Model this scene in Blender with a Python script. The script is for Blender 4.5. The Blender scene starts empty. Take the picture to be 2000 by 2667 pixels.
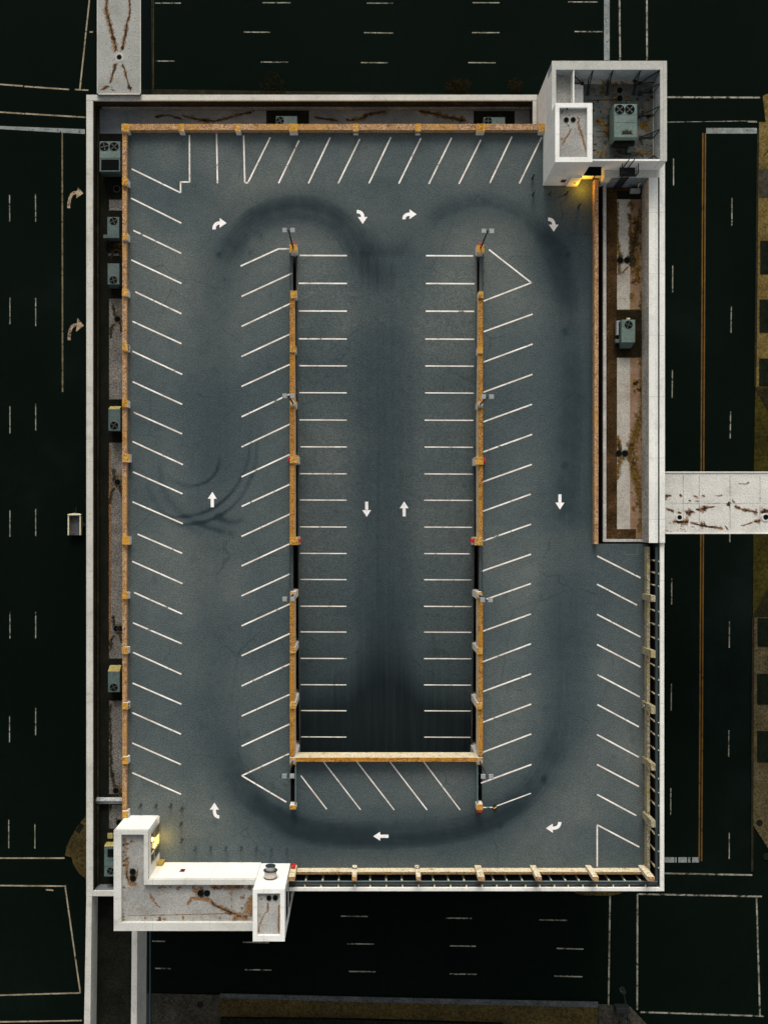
import bpy, math, random
from mathutils import Vector
random.seed(7)
SC = bpy.context.scene
COL = SC.collection
R = math.radians

# ---------------------------------------------------------------- camera, sky, sun, exposure
H = 120.0            # camera height above the street
F = 2650.0           # focal length in photo pixels
CX, CY = 950.0, 1370.0   # the point straight below the camera, in photo pixels
cam = bpy.data.cameras.new("camera")
cam_o = bpy.data.objects.new("camera", cam)
COL.objects.link(cam_o)
cam_o.location = (0, 0, H)
cam.sensor_fit = 'AUTO'
cam.sensor_width = 36.0
cam.lens = F / 2667.0 * 36.0
cam.shift_x = (1000 - CX) / 2667.0
cam.shift_y = (CY - 1333.5) / 2667.0
cam.clip_end = 3000
SC.camera = cam_o

SUN_EL = 31.0
world = bpy.data.worlds.new("World")
SC.world = world
world.use_nodes = True
wn = world.node_tree.nodes
wl = world.node_tree.links
bg = wn["Background"]
sky = wn.new("ShaderNodeTexSky")
sky.sky_type = 'NISHITA'
sky.sun_disc = False
sky.sun_elevation = R(SUN_EL)
sky.sun_rotation = R(0)
sky.air_density = 1.0
sky.dust_density = 4.0
sky.ozone_density = 1.0
hs = wn.new("ShaderNodeHueSaturation")   # thin high cloud: a paler, greyer sky
hs.inputs["Saturation"].default_value = 0.14
wl.new(sky.outputs[0], hs.inputs["Color"])
wl.new(hs.outputs[0], bg.inputs[0])
bg.inputs[1].default_value = 0.135
sun = bpy.data.lights.new("sun", 'SUN')
sun.energy = 1.45
sun.angle = R(26)
sun.color = (1.0, 0.90, 0.76)
sun_o = bpy.data.objects.new("sun", sun)
COL.objects.link(sun_o)
sun_o.rotation_euler = (-R(90 - SUN_EL), 0, R(0))
SC.view_settings.view_transform = 'Standard'
SC.view_settings.look = 'None'
SC.view_settings.exposure = 0.30
SC.view_settings.gamma = 1.0
try:
    SC.view_settings.use_curve_mapping = False
except Exception:
    pass

# ---------------------------------------------------------------- helpers
def P(px, py, z):
    """photo pixel + height above the street -> metres"""
    s = (H - z) / F
    return ((px - CX) * s, -(py - CY) * s, z)

class MB:
    """collects boxes, prisms, tubes and sheets, builds ONE mesh object"""
    def __init__(self):
        self.v = []; self.f = []; self.m = []; self.a = []
    def vert(self, p, a=0.0):
        self.v.append(tuple(p)); self.a.append(a)
        return len(self.v) - 1
    def face(self, pts, mi=0, att=None):
        idx = [self.vert(p, att[i] if att else 0.0) for i, p in enumerate(pts)]
        self.f.append(idx); self.m.append(mi)
    def prism(self, pts, zb, zt, mi=0, top_mi=None, bottom=True):
        """pts: (x,y) list counter-clockwise"""
        area = sum(pts[i][0]*pts[(i+1) % len(pts)][1] - pts[(i+1) % len(pts)][0]*pts[i][1] for i in range(len(pts)))
        if area < 0:
            pts = pts[::-1]
        n = len(pts)
        b = [self.vert((p[0], p[1], zb)) for p in pts]
        t = [self.vert((p[0], p[1], zt)) for p in pts]
        self.f.append(t); self.m.append(mi if top_mi is None else top_mi)
        if bottom:
            self.f.append(b[::-1]); self.m.append(mi)
        for i in range(n):
            j = (i + 1) % n
            self.f.append([b[i], b[j], t[j], t[i]]); self.m.append(mi)
    def box(self, x0, y0, x1, y1, zb, zt, mi=0, top_mi=None):
        x0, x1 = min(x0, x1), max(x0, x1); y0, y1 = min(y0, y1), max(y0, y1)
        self.prism([(x0, y0), (x1, y0), (x1, y1), (x0, y1)], zb, zt, mi, top_mi)
    def bev(self, x0, y0, x1, y1, zb, zt, b=0.03, mi=0):
        """box with a chamfered top edge"""
        x0, x1 = min(x0, x1), max(x0, x1); y0, y1 = min(y0, y1), max(y0, y1)
        b = min(b, (x1-x0)*.4, (y1-y0)*.4, (zt-zb)*.4)
        r0 = [self.vert(p) for p in ((x0, y0, zb), (x1, y0, zb), (x1, y1, zb), (x0, y1, zb))]
        r1 = [self.vert(p) for p in ((x0, y0, zt-b), (x1, y0, zt-b), (x1, y1, zt-b), (x0, y1, zt-b))]
        r2 = [self.vert(p) for p in ((x0+b, y0+b, zt), (x1-b, y0+b, zt), (x1-b, y1-b, zt), (x0+b, y1-b, zt))]
        self.f.append(r0[::-1]); self.m.append(mi)
        self.f.append(r2); self.m.append(mi)
        for i in range(4):
            j = (i+1) % 4
            self.f.append([r0[i], r0[j], r1[j], r1[i]]); self.m.append(mi)
            self.f.append([r1[i], r1[j], r2[j], r2[i]]); self.m.append(mi)
    def pbox(self, x0, y0, x1, y1, zb, zt, mi=0, top_mi=None, b=0.0):
        """box whose TOP covers these photo pixels"""
        a = P(x0, y0, zt); c = P(x1, y1, zt)
        if b > 0:
            self.bev(a[0], a[1], c[0], c[1], zb, zt, b, mi)
        else:
            self.box(a[0], a[1], c[0], c[1], zb, zt, mi, top_mi)
    def sheet(self, x0, y0, x1, y1, z, mi=0):
        a = P(x0, y0, z); c = P(x1, y1, z)
        self.face([(a[0], c[1], z), (c[0], c[1], z), (c[0], a[1], z), (a[0], a[1], z)], mi)
    def line(self, x0, y0, x1, y1, w, z, mi=0, proj=None):
        """painted line between photo pixels, w in metres"""
        pr = proj or (lambda px, py: P(px, py, z))
        a = Vector(pr(x0, y0)); b = Vector(pr(x1, y1))
        d = (b - a); d.z = 0; d.normalize()
        n = Vector((-d.y, d.x, 0)) * w * .5
        # split so that the paint can wear along its length
        k = max(1, int((b-a).length / 1.2))
        for i in range(k):
            p = a.lerp(b, i / k); q = a.lerp(b, (i + 1) / k)
            self.face([p - n, q - n, q + n, p + n], mi)
    def tube(self, a, b, r, n=8, mi=0, r2=None):
        a = Vector(a); b = Vector(b); d = (b - a).normalized()
        u = d.cross(Vector((0, 0, 1)))
        if u.length < 1e-4: u = Vector((1, 0, 0))
        u.normalize(); w = d.cross(u)
        r2 = r if r2 is None else r2
        A = []; B = []
        for i in range(n):
            t = 2 * math.pi * i / n
            o = u * math.cos(t) + w * math.sin(t)
            A.append(self.vert(a + o * r)); B.append(self.vert(b + o * r2))
        for i in range(n):
            j = (i + 1) % n
            self.f.append([A[i], B[i], B[j], A[j]]); self.m.append(mi)
        self.f.append(A); self.m.append(mi)
        self.f.append(B[::-1]); self.m.append(mi)
    def disc(self, c, r, n=20, mi=0):
        self.face([(c[0] + r*math.cos(2*math.pi*i/n), c[1] + r*math.sin(2*math.pi*i/n), c[2]) for i in range(n)], mi)
    def ribbon(self, pts, z, mi=0, wob=.25):
        """stain: pts = (px,py,width m); ragged ribbon, attribute 1 along its middle and 0 at its rim"""
        W = [(Vector(P(p[0], p[1], z)), p[2]) for p in pts]
        S = []
        for i in range(len(W) - 1):
            k = max(2, int((W[i+1][0]-W[i][0]).length / .35))
            for j in range(k):
                t = j / k
                S.append((W[i][0].lerp(W[i+1][0], t), W[i][1]*(1-t)+W[i+1][1]*t))
        S.append(W[-1])
        n = len(S)
        ring = []
        for i, (p, w) in enumerate(S):
            d = (S[min(i+1, n-1)][0] - S[max(i-1, 0)][0]); d.z = 0
            if d.length < 1e-6: d = Vector((1, 0, 0))
            d.normalize(); nn = Vector((-d.y, d.x, 0))
            w = w * random.uniform(1-wob, 1+wob)
            e = 0.0 if i in (0, n-1) else 1.0
            c = p + nn * random.uniform(-.1, .1) * w
            ring.append([(p - nn*w, 0), (c, e), (p + nn*w, 0)])
        for i in range(n-1):
            for k in (0, 1):
                q = [ring[i][k], ring[i][k+1], ring[i+1][k+1], ring[i+1][k]]
                a = [x[1] for x in q][::-1]
                self.face([x[0] for x in q][::-1], mi, a)
    def blob(self, px, py, rx, ry, z, mi=0, n=18):
        c = Vector(P(px, py, z))
        rim = []
        for i in range(n):
            t = 2*math.pi*i/n
            k = random.uniform(.7, 1.2)
            rim.append(Vector((c.x + rx*k*math.cos(t), c.y + ry*k*math.sin(t), z)))
        for i in range(n):
            self.face([c, rim[i], rim[(i+1) % n]], mi, [1, 0, 0])
    def build(self, name, mats, parent=None, origin=None, smooth=False, attr=False):
        me = bpy.data.meshes.new(name)
        o0 = Vector((0, 0, 0))
        if parent is not None and origin is None:
            o0 = Vector(parent.get('_org', (0, 0, 0)))
        elif origin is not None:
            o0 = Vector(origin)
        me.from_pydata([tuple(Vector(p) - o0) for p in self.v], [], self.f)
        if not isinstance(mats, (list, tuple)): mats = [mats]
        for m in mats: me.materials.append(m)
        if len(mats) > 1:
            for i, p in enumerate(me.polygons): p.material_index = self.m[i]
        if attr:
            at = me.attributes.new("fade", 'FLOAT', 'POINT')
            at.data.foreach_set("value", self.a)
        if smooth:
            for p in me.polygons: p.use_smooth = True
        me.update()
        ob = bpy.data.objects.new(name, me)
        COL.objects.link(ob)
        if parent is not None:
            ob.parent = parent
            if origin is not None:   # a sub-part of a mesh that sits at the thing's origin
                pass
        elif origin is not None:
            ob.location = o0
        return ob

def thing(name, label, cat, loc=(0, 0, 0), group=None):
    o = bpy.data.objects.new(name, None)
    COL.objects.link(o)
    o.location = loc
    o.empty_display_size = .3
    o['label'] = label; o['category'] = cat
    if group: o['group'] = group
    ORG[o.name] = Vector(loc)
    return o
ORG = {}
def org(o):
    while o.parent is not None: o = o.parent
    return ORG.get(o.name, Vector((0, 0, 0)))
def part(mb, name, mats, parent, **k):
    return mb.build(name, mats, parent, origin=org(parent), **k)
def struct(mb, name, mats, **k):
    o = mb.build(name, mats, **k)
    o['kind'] = 'structure'
    return o
def copy_tree(o, parent=None):
    c = o.copy(); COL.objects.link(c)
    if parent is not None: c.parent = parent
    else: ORG[c.name] = ORG[o.name].copy()
    for ch in list(o.children): copy_tree(ch, c)
    return c

# ---------------------------------------------------------------- materials
def mat(name, base, rough=.85, spec=.2, metal=0.0):
    m = bpy.data.materials.new(name); m.use_nodes = True
    b = m.node_tree.nodes["Principled BSDF"]
    b.inputs["Base Color"].default_value = (*base, 1)
    b.inputs["Roughness"].default_value = rough
    b.inputs["Metallic"].default_value = metal
    b.inputs["Specular IOR Level"].default_value = spec
    return m
class NT:
    def __init__(self, m):
        self.n = m.node_tree.nodes; self.l = m.node_tree.links
        self.b = self.n["Principled BSDF"]
        self.co = self.n.new("ShaderNodeNewGeometry").outputs["Position"]
    def noise(self, scale, detail=4, rough=.55, stretch=None, dist=0.0):
        t = self.n.new("ShaderNodeTexNoise")
        t.inputs["Scale"].default_value = scale
        t.inputs["Detail"].default_value = detail
        t.inputs["Roughness"].default_value = rough
        t.inputs["Distortion"].default_value = dist
        co = self.co
        if stretch:
            mp = self.n.new("ShaderNodeMapping")
            mp.inputs["Scale"].default_value = stretch
            self.l.new(co, mp.inputs["Vector"]); co = mp.outputs[0]
        self.l.new(co, t.inputs["Vector"])
        return t.outputs["Fac"]
    def ramp(self, fac, stops):
        r = self.n.new("ShaderNodeValToRGB")
        e = r.color_ramp.elements
        while len(e) < len(stops): e.new(.5)
        for i, (p, c) in enumerate(stops):
            e[i].position = p
            e[i].color = (*c, 1) if len(c) == 3 else c
        self.l.new(fac, r.inputs[0])
        return r.outputs[0]
    def mix(self, fac, a, b, mode='MIX'):
        x = self.n.new("ShaderNodeMix"); x.data_type = 'RGBA'; x.blend_type = mode
        for s, v in ((x.inputs[0], fac), (x.inputs[6], a), (x.inputs[7], b)):
            if hasattr(v, 'links'): self.l.new(v, s)
            elif isinstance(v, (int, float)): s.default_value = v
            else: s.default_value = (*v, 1)
        return x.outputs[2]
    def math(self, op, a, b=0.0, c=0.0):
        x = self.n.new("ShaderNodeMath"); x.operation = op
        for s, v in zip(x.inputs, (a, b, c)):
            if hasattr(v, 'links'): self.l.new(v, s)
            else: s.default_value = v
        return x.outputs[0]
    def attr(self, name):
        a = self.n.new("ShaderNodeAttribute"); a.attribute_name = name
        return a.outputs["Fac"]
    def color(self, c): self.l.new(c, self.b.inputs["Base Color"])
    def alpha(self, a): self.l.new(a, self.b.inputs["Alpha"])
    def bump(self, h, strength=.3, dist=.02):
        x = self.n.new("ShaderNodeBump")
        x.inputs["Strength"].default_value = strength
        x.inputs["Distance"].default_value = dist
        self.l.new(h, x.inputs["Height"])
        self.l.new(x.outputs[0], self.b.inputs["Normal"])
def g3(v): return (v, v, v)

def speck(name, dark, mid, light, big=.35, fine=7.0, rough=.9, spec=.15, fmix=.5, grime=0.0):
    """weathered mineral surface: broad patches x fine speckle"""
    m = mat(name, mid, rough, spec); t = NT(m)
    a = t.ramp(t.noise(big, 5, .6), [(.3, dark), (.55, mid), (.75, light)])
    s = t.ramp(t.noise(fine, 3, .7), [(.38, g3(.45)), (.5, g3(1.0)), (.62, g3(1.5))])
    c = t.mix(fmix, a, s, 'MULTIPLY')
    if grime:
        g = t.ramp(t.noise(.7, 6, .75), [(.34, (.70, .68, .63)), (.48, g3(1.0))])
        c = t.mix(grime, c, g, 'MULTIPLY')
        sp = t.n.new("ShaderNodeSeparateXYZ"); t.l.new(t.co, sp.inputs[0])
        jx = t.math('LESS_THAN', t.math('MODULO', t.math('ADD', sp.outputs[0], 200.0), 5.3), .045)
        jy = t.math('LESS_THAN', t.math('MODULO', t.math('ADD', sp.outputs[1], 200.0), 5.9), .045)
        j = t.math('MAXIMUM', jx, jy)
        c = t.mix(t.math('MULTIPLY', j, .45), c, (.22, .21, .19))
    t.color(c)
    t.bump(t.noise(fine, 3, .7), .25)
    return m

M = {}
# parking deck asphalt: attribute 'fade' carries tyre wear and, at the ramp foot, painted shade, noise the grain
def deck_mat(name, streak, lo, dark):
    m = mat(name, (.08, .1, .1), .9, .12); t = NT(m)
    base = t.ramp(t.noise(.055, 6, .6), [(.36, (.050, .067, .072)), (.5, (.069, .087, .088)), (.64, (.100, .115, .108))])
    grain = t.ramp(t.noise(7.5, 2, .7), [(.36, (.66, .64, .62)), (.5, g3(1.0)), (.64, (1.36, 1.40, 1.42))])
    g2 = t.ramp(t.noise(1.6, 4, .7), [(.3, g3(.86)), (.7, g3(1.12))])
    c = t.mix(.85, base, grain, 'MULTIPLY')
    c = t.mix(.8, c, g2, 'MULTIPLY')
    st = t.ramp(t.noise(1.0, 4, .65, stretch=streak), [(.35, g3(lo)), (.62, g3(1.06))])
    w = t.attr("fade")
    w = t.math('MULTIPLY', w, st)
    w = t.math('MAXIMUM', t.math('MINIMUM', w, 1.0), 0.0)
    raw = t.attr("fade")
    vo = t.n.new("ShaderNodeTexVoronoi"); vo.feature = 'DISTANCE_TO_EDGE'; vo.inputs["Scale"].default_value = .11
    wob = t.n.new("ShaderNodeMix"); wob.data_type = 'RGBA'; wob.blend_type = 'ADD'; wob.inputs[0].default_value = .9
    nz = t.n.new("ShaderNodeTexNoise"); nz.inputs["Scale"].default_value = .8; nz.inputs["Detail"].default_value = 4
    t.l.new(t.co, nz.inputs["Vector"]); t.l.new(t.co, wob.inputs[6]); t.l.new(nz.outputs["Color"], wob.inputs[7]); t.l.new(wob.outputs[2], vo.inputs["Vector"])
    ck = t.math('LESS_THAN', vo.outputs["Distance"], .0045)
    ck = t.math('MULTIPLY', ck, t.ramp(t.noise(.16, 3, .6), [(.48, g3(0)), (.58, g3(.38))]))
    c = t.mix(ck, c, (.02, .026, .028))
    c2 = t.mix(t.math('MULTIPLY', w, .92), c, (.015, .029, .037))
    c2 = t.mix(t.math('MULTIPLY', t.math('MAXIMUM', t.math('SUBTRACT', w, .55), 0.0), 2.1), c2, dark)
    pale = t.math('MAXIMUM', t.math('MULTIPLY', raw, -1.0), 0.0)     # scoured, paler patches
    c2 = t.mix(t.math('MULTIPLY', pale, st), c2, (.17, .19, .18))
    t.color(c2)
    t.bump(t.noise(9, 3, .7), .2)
    return m
M['deck'] = deck_mat("deck_asphalt", (.7, .7, 1), .94, (.012, .020, .024))
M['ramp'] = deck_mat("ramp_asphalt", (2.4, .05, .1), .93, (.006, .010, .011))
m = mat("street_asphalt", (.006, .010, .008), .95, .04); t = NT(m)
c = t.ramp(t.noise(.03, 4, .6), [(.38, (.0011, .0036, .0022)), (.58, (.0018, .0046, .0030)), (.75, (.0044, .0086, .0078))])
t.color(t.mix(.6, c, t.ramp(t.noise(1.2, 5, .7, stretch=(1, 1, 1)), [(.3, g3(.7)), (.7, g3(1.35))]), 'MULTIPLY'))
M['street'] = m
def paint(name, col, lo, worn=.42, sc=1.2, under=(.08, .1, .1)):
    m = mat(name, col, .8, .2); t = NT(m)
    a = t.ramp(t.noise(.5, 5, .7), [(.35, lo), (.6, col)])
    a = t.mix(.6, a, t.ramp(t.noise(5, 3, .7), [(.3, g3(.75)), (.6, g3(1.05))]), 'MULTIPLY')
    f = t.ramp(t.noise(sc, 6, .75), [(worn-.05, g3(0)), (worn+.02, g3(1))])
    t.color(t.mix(f, under, a))
    return m
M['line'] = paint("deck_line_paint", (.86, .82, .76), (.60, .53, .46), .405)
M['arrow'] = paint("arrow_paint", (.86, .84, .82), (.74, .7, .68), .25)
M['sline'] = paint("street_line_paint", (.30, .29, .24), (.11, .10, .06), .47, 1.6, (.008, .012, .01))
M['syellow'] = paint("street_yellow_paint", (.13, .065, .008), (.08, .04, .006), .43, 1.6, (.02, .018, .01))
M['sdirty'] = paint("street_dirty_line_paint", (.17, .145, .08), (.08, .06, .03), .45, 1.6, (.008, .012, .01))
M['sstop'] = paint("street_stop_bar_paint", (.24, .26, .25), (.13, .14, .13), .42, 1.6, (.02, .03, .03))
M['sarrow'] = paint("street_arrow_paint", (.42, .31, .21), (.20, .14, .09), .47, 2.0, (.02, .02, .015))
# walls
M['white'] = speck("white_wall_paint", (.64, .64, .60), (.71, .71, .67), (.76, .76, .72), .25, 9, .7, .25, .18, grime=0.5)
M['white2'] = speck("bright_wall_paint", (.66, .66, .62), (.72, .72, .68), (.76, .76, .72), .25, 9, .7, .25, .14, grime=0.3)
M['coping'] = speck("coping_paint", (.42, .415, .375), (.485, .48, .435), (.54, .535, .49), .3, 9, .75, .2, .25, grime=0.7)
M['copingE'] = speck("bright_coping_paint", (.58, .58, .54), (.67, .67, .62), (.74, .74, .69), .3, 9, .75, .2, .2, grime=0.5)
# weathered parapet coating: ochre with pinkish and yellow speckle
def parapet(name, a, b, c, yel, ya=.6):
    m = mat(name, b, .9, .15); t = NT(m)
    lo = tuple(x*q for x, q in zip(a, (.62, .60, .75))); hi = tuple(min(.9, x*q) for x, q in zip(c, (1.25, 1.35, 1.6)))
    k = t.ramp(t.noise(7.5, 2, .8), [(.38, lo), (.46, a), (.51, b), (.56, c), (.64, hi)])
    y = t.ramp(t.noise(.5, 5, .7), [(.44, g3(0)), (.62, g3(ya))])
    d = t.ramp(t.noise(1.6, 5, .75), [(.36, (.42, .34, .30)), (.47, g3(1.0))])
    t.color(t.mix(.8, t.mix(y, k, yel), d, 'MULTIPLY'))
    t.bump(t.noise(6, 3, .7), .25)
    return m
M['parN'] = parapet('parapet_coating', (.25, .145, .085), (.34, .205, .10), (.42, .27, .145), (.38, .20, .04), .6)
M['parI'] = parapet('inner_parapet_coating', (.24, .105, .022), (.36, .165, .032), (.42, .215, .055), (.38, .165, .010), .75)
M['parLit'] = parapet('sunlit_parapet_coating', (.46, .38, .24), (.60, .53, .36), (.68, .62, .46), (.54, .42, .20), .5)  # same coating as the rest, with sunlit brightness put into the colour
M['parE'] = parapet('dull_parapet_coating', (.20, .17, .11), (.28, .25, .16), (.36, .32, .21), (.30, .24, .08), .5)
M['parLessLit'] = parapet('less_lit_parapet_top', (.13, .085, .045), (.19, .125, .06), (.26, .18, .09), (.20, .11, .03), .5)  # top of that same coating, darkened in colour because it catches less sun
M['cap'] = parapet('pillar_cap_coating', (.32, .165, .035), (.44, .235, .05), (.50, .30, .09), (.46, .23, .02), .8)
M['pface'] = speck("pillar_side_paint", (.52, .48, .42), (.62, .58, .52), (.70, .66, .60), .8, 6, .85, .2, .4)
# roofs
def roof(name, a, b, c, rust=.55):
    m = mat(name, b, .92, .1); t = NT(m)
    k = t.ramp(t.noise(.35, 5, .65), [(.3, a), (.5, b), (.72, c)])
    k = t.mix(.6, k, t.ramp(t.noise(7, 3, .75), [(.38, g3(.62)), (.5, g3(1)), (.62, g3(1.3))]), 'MULTIPLY')
    f = t.ramp(t.noise(1.1, 6, .75), [(rust, g3(0)), (rust+.14, g3(.75))])
    t.color(t.mix(f, k, (.20, .12, .05)))
    return m
M['roof'] = roof("pale_roof_coating", (.21, .21, .195), (.29, .29, .27), (.37, .37, .345), .565)
M['roofP'] = roof('warm_panel_roof', (.27, .25, .21), (.37, .345, .30), (.44, .42, .37), .57)
M['roofN'] = roof("bluish_roof_coating", (.085, .105, .115), (.13, .15, .16), (.19, .205, .21), .60)
M['roofY'] = roof("stained_yard_roof", (.032, .040, .042), (.06, .070, .070), (.13, .14, .13), .52)
M['roofT'] = roof("speckled_tan_roof", (.14, .082, .052), (.24, .155, .105), (.34, .25, .185), .45)
M['roofB'] = roof("bridge_roof_coating", (.23, .24, .22), (.285, .29, .27), (.33, .335, .315), .66)
M['roofE'] = roof("pale_bridge_roof_coating", (.44, .43, .39), (.54, .53, .49), (.60, .59, .55), .64)
M['memb'] = speck("brown_roof_membrane", (.020, .011, .004), (.048, .027, .011), (.10, .055, .024), .5, 7, .95, .05, .95)
M['membD'] = speck("black_roof_membrane", (.006, .007, .005), (.010, .011, .008), (.018, .015, .010), .5, 6, .95, .05, .8)
M['wallE'] = speck('grey_yard_wall', (.20, .215, .215), (.26, .275, .27), (.32, .33, .32), .5, 6, .9, .1, .5)
M['ycop'] = speck('dim_yard_coping', (.36, .36, .325), (.41, .41, .375), (.46, .46, .42), .3, 9, .75, .2, .25, grime=0.6)
M['trench'] = speck("shaded_dark_wall", (.018, .017, .011), (.030, .027, .017), (.05, .045, .03), .6, 5, .95, .05, .8)  # trench walls: their shade is put into this dark colour
M['ledge'] = speck("blue_grey_recess_shade", (.10, .12, .13), (.15, .17, .18), (.2, .22, .22), .5, 6, .9, .1, .6)
M['wallT'] = speck("speckled_inner_wall", (.24, .23, .20), (.32, .30, .26), (.40, .37, .31), .5, 5, .9, .1, .8)
M['copingW'] = speck('dull_white_coping', (.46, .46, .42), (.53, .53, .49), (.58, .58, .54), .3, 9, .75, .2, .22, grime=0.6)
def stain(name, col, col2, lo=.42, hi=.75, sc=2.5, top=1.0):
    m = mat(name, col, .95, .05); t = NT(m)
    f = t.attr("fade")
    n = t.noise(sc, 6, .8)
    s = t.math('ADD', t.math('MULTIPLY', f, .8), t.math('MULTIPLY', t.math('SUBTRACT', n, .5), 2.6))
    a = t.ramp(s, [(lo, g3(0)), (hi, g3(top))])
    t.alpha(a)
    t.color(t.ramp(t.noise(sc*2.2, 3, .7), [(.4, col), (.6, col2)]))
    return m
M['rust'] = stain("rust_stain", (.13, .06, .022), (.36, .19, .08), .10, .62, 3.4, .8)
M['rustY'] = stain("ochre_moss_stain", (.05, .028, .006), (.20, .115, .02), .20, .72, 3.4, .9)
M['grime'] = stain("black_grime_stain", (.012, .011, .008), (.05, .04, .022), .30, .66, 2.2)
# metal, glass, small things
M['hvac'] = speck("green_grey_sheet_metal", (.045, .075, .072), (.065, .10, .094), (.085, .125, .115), .7, 6, .6, .4, .4)
M['hvacL'] = speck("pale_green_sheet_metal", (.072, .112, .097), (.095, .14, .122), (.12, .17, .148), .7, 6, .6, .4, .4)
M['black'] = mat("black_metal", (.010, .012, .012), .7, .2)
M['fan'] = mat("fan_blade_metal", (.035, .036, .03), .6, .4)
M['hole'] = mat("dark_opening", (.004, .005, .005), .95, .03)
M['lampg'] = speck("grey_lamp_head", (.20, .22, .22), (.25, .27, .26), (.30, .32, .31), 2, 12, .6, .4, .4)
M['pole'] = mat("dark_lamp_pole", (.018, .026, .028), .6, .3)
M['steel'] = mat("pale_steel", (.45, .46, .46), .4, .5, .6)
M['teal'] = mat("dark_teal_steel", (.022, .035, .038), .7, .3)
M['rail'] = mat("grey_green_rail", (.09, .13, .13), .6, .3)
M['red'] = mat("red_cabinet_paint", (.42, .012, .010), .5, .4)
M['cream'] = mat("cream_post_paint", (.62, .55, .38), .7, .3)
M['bolp'] = speck("dark_bollard_paint", (.020, .030, .032), (.034, .048, .050), (.06, .08, .08), 3, 12, .6, .3, .4)
M['yel'] = mat("ochre_cabinet_paint", (.34, .24, .05), .7, .3)
M['hyel'] = mat("hazard_yellow", (.75, .38, .02), .6, .3)
M['glass'] = mat("dark_glass", (.012, .018, .02), .08, .6)
M['concrete'] = speck("interior_concrete", (.05, .05, .045), (.07, .07, .065), (.09, .09, .08), .5, 5, .95, .1, .5)
M['sign'] = mat("sign_black", (.008, .009, .009), .6, .3)
M['signw'] = mat("sign_white", (.80, .82, .80), .6, .3)
M['pipe'] = speck("lagged_pipe", (.25, .27, .28), (.4, .42, .42), (.55, .56, .55), 2, 8, .5, .4, .5)
# ground
M['walk'] = speck("ochre_pavement", (.075, .052, .016), (.125, .090, .028), (.17, .13, .055), .35, 5.5, .95, .05, .85)
M['walk2'] = speck('dull_ochre_pavement', (.045, .035, .016), (.075, .060, .030), (.11, .09, .05), .35, 5.5, .95, .05, .9)
M['walkS'] = speck("dark_ochre_verge", (.030, .024, .010), (.052, .038, .013), (.070, .052, .02), .3, 4, .95, .05, .85)
M['walkG'] = speck("grey_brown_pavement", (.022, .022, .018), (.038, .035, .026), (.055, .050, .038), .3, 4, .95, .05, .85)
M['kerb'] = speck("grey_kerb", (.04, .045, .045), (.06, .066, .065), (.09, .095, .09), .8, 5, .95, .05, .7)
M['kerbd'] = speck("dark_kerb", (.012, .012, .008), (.02, .018, .010), (.03, .026, .014), .8, 5, .95, .05, .7)
M['bed'] = speck("dark_planting", (.004, .006, .004), (.007, .010, .006), (.012, .015, .008), 2, 6, .95, .03, .8)
M['olive'] = speck("dark_olive_grass", (.016, .014, .003), (.034, .028, .005), (.058, .046, .008), .25, 3, .95, .05, .7)
def emis(name, col, st):
    m = mat(name, col, .5, .2)
    b = m.node_tree.nodes["Principled BSDF"]
    b.inputs["Emission Color"].default_value = (*col, 1)
    b.inputs["Emission Strength"].default_value = st
    return m
M['lamp'] = emis("warm_door_lamp", (1.0, .72, .25), 1.5)
M['lit'] = mat("door_cream", (.75, .68, .45), .6, .3)

# ---------------------------------------------------------------- levels (m above the street)
ZD = 20.0      # parking deck
ZW = 17.0      # west and north outer copings
ZS = 22.0      # south and east outer copings
ZL = 15.0      # low roof strips behind the west and north copings
ORD = ["first", "second", "third", "fourth", "fifth", "sixth", "seventh", "eighth", "ninth", "tenth", "eleventh", "twelfth"]
def X(px, z): return (px - CX) * (H - z) / F
def Y(py, z): return -(py - CY) * (H - z) / F

# ---------------------------------------------------------------- street level
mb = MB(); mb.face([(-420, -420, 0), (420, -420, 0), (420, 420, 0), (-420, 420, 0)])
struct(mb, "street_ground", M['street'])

def walk(name, pts, mats, zt=.12, label=None):
    mb = MB(); mb.prism([P(a, b, zt)[:2] for a, b in pts], 0.0, zt, 0)
    return struct(mb, name, mats)
# east pavement north and south of the skybridge, planting beds and grass
walk("pavement", [(1976, 318), (2140, 318), (2140, 1008), (1968, 1008), (1970, 900), (1973, 600)], M['walk'])
walk("pavement", [(1963, 1608), (2140, 1608), (2140, 2215), (2003, 2215), (1961, 2150)], M['walk2'])
walk("grass_verge", [(1966, 1008), (2140, 1008), (2140, 1608), (1960, 1608), (1961, 1300)], M['olive'], .10)
walk("pavement", [(1985, 250), (2140, 180), (2140, 318), (1993, 318)], M['walk'], .11)
mb = MB()
mb.prism([P(a, b, .15)[:2] for a, b in ((1971, 340), (1975.5, 340), (1967.5, 1008), (1963.5, 1008))], 0, .15)
mb.prism([P(a, b, .15)[:2] for a, b in ((1957, 1608), (1962.5, 1608), (1960.5, 2270), (1955, 2270))], 0, .15)
struct(mb, "kerb", M['kerbd'])
mb = MB()
for y0, y1, x0 in ((627, 714, 1979), (780, 866, 1977), (934, 1006, 1976), (1610, 1684, 1972), (1755, 1835, 1971), (1904, 1985, 1971)):
    mb.pbox(x0, y0, 2140, y1, 0, .17)
struct(mb, "planting_bed", M['bed'])
mb = MB(); mb.pbox(1975, 440, 2140, 516, .1, .126); struct(mb, "paving_slab", M['walkG'])
mb = MB(); mb.prism([P(a, b, .16)[:2] for a, b in ((1967, 1012), (2006, 1082), (2060, 1160), (2140, 1190), (2140, 1012))], 0, .16)
mb.prism([P(a, b, .16)[:2] for a, b in ((1962, 1606), (2000, 1530), (2140, 1440), (2140, 1606))], 0, .16)
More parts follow.
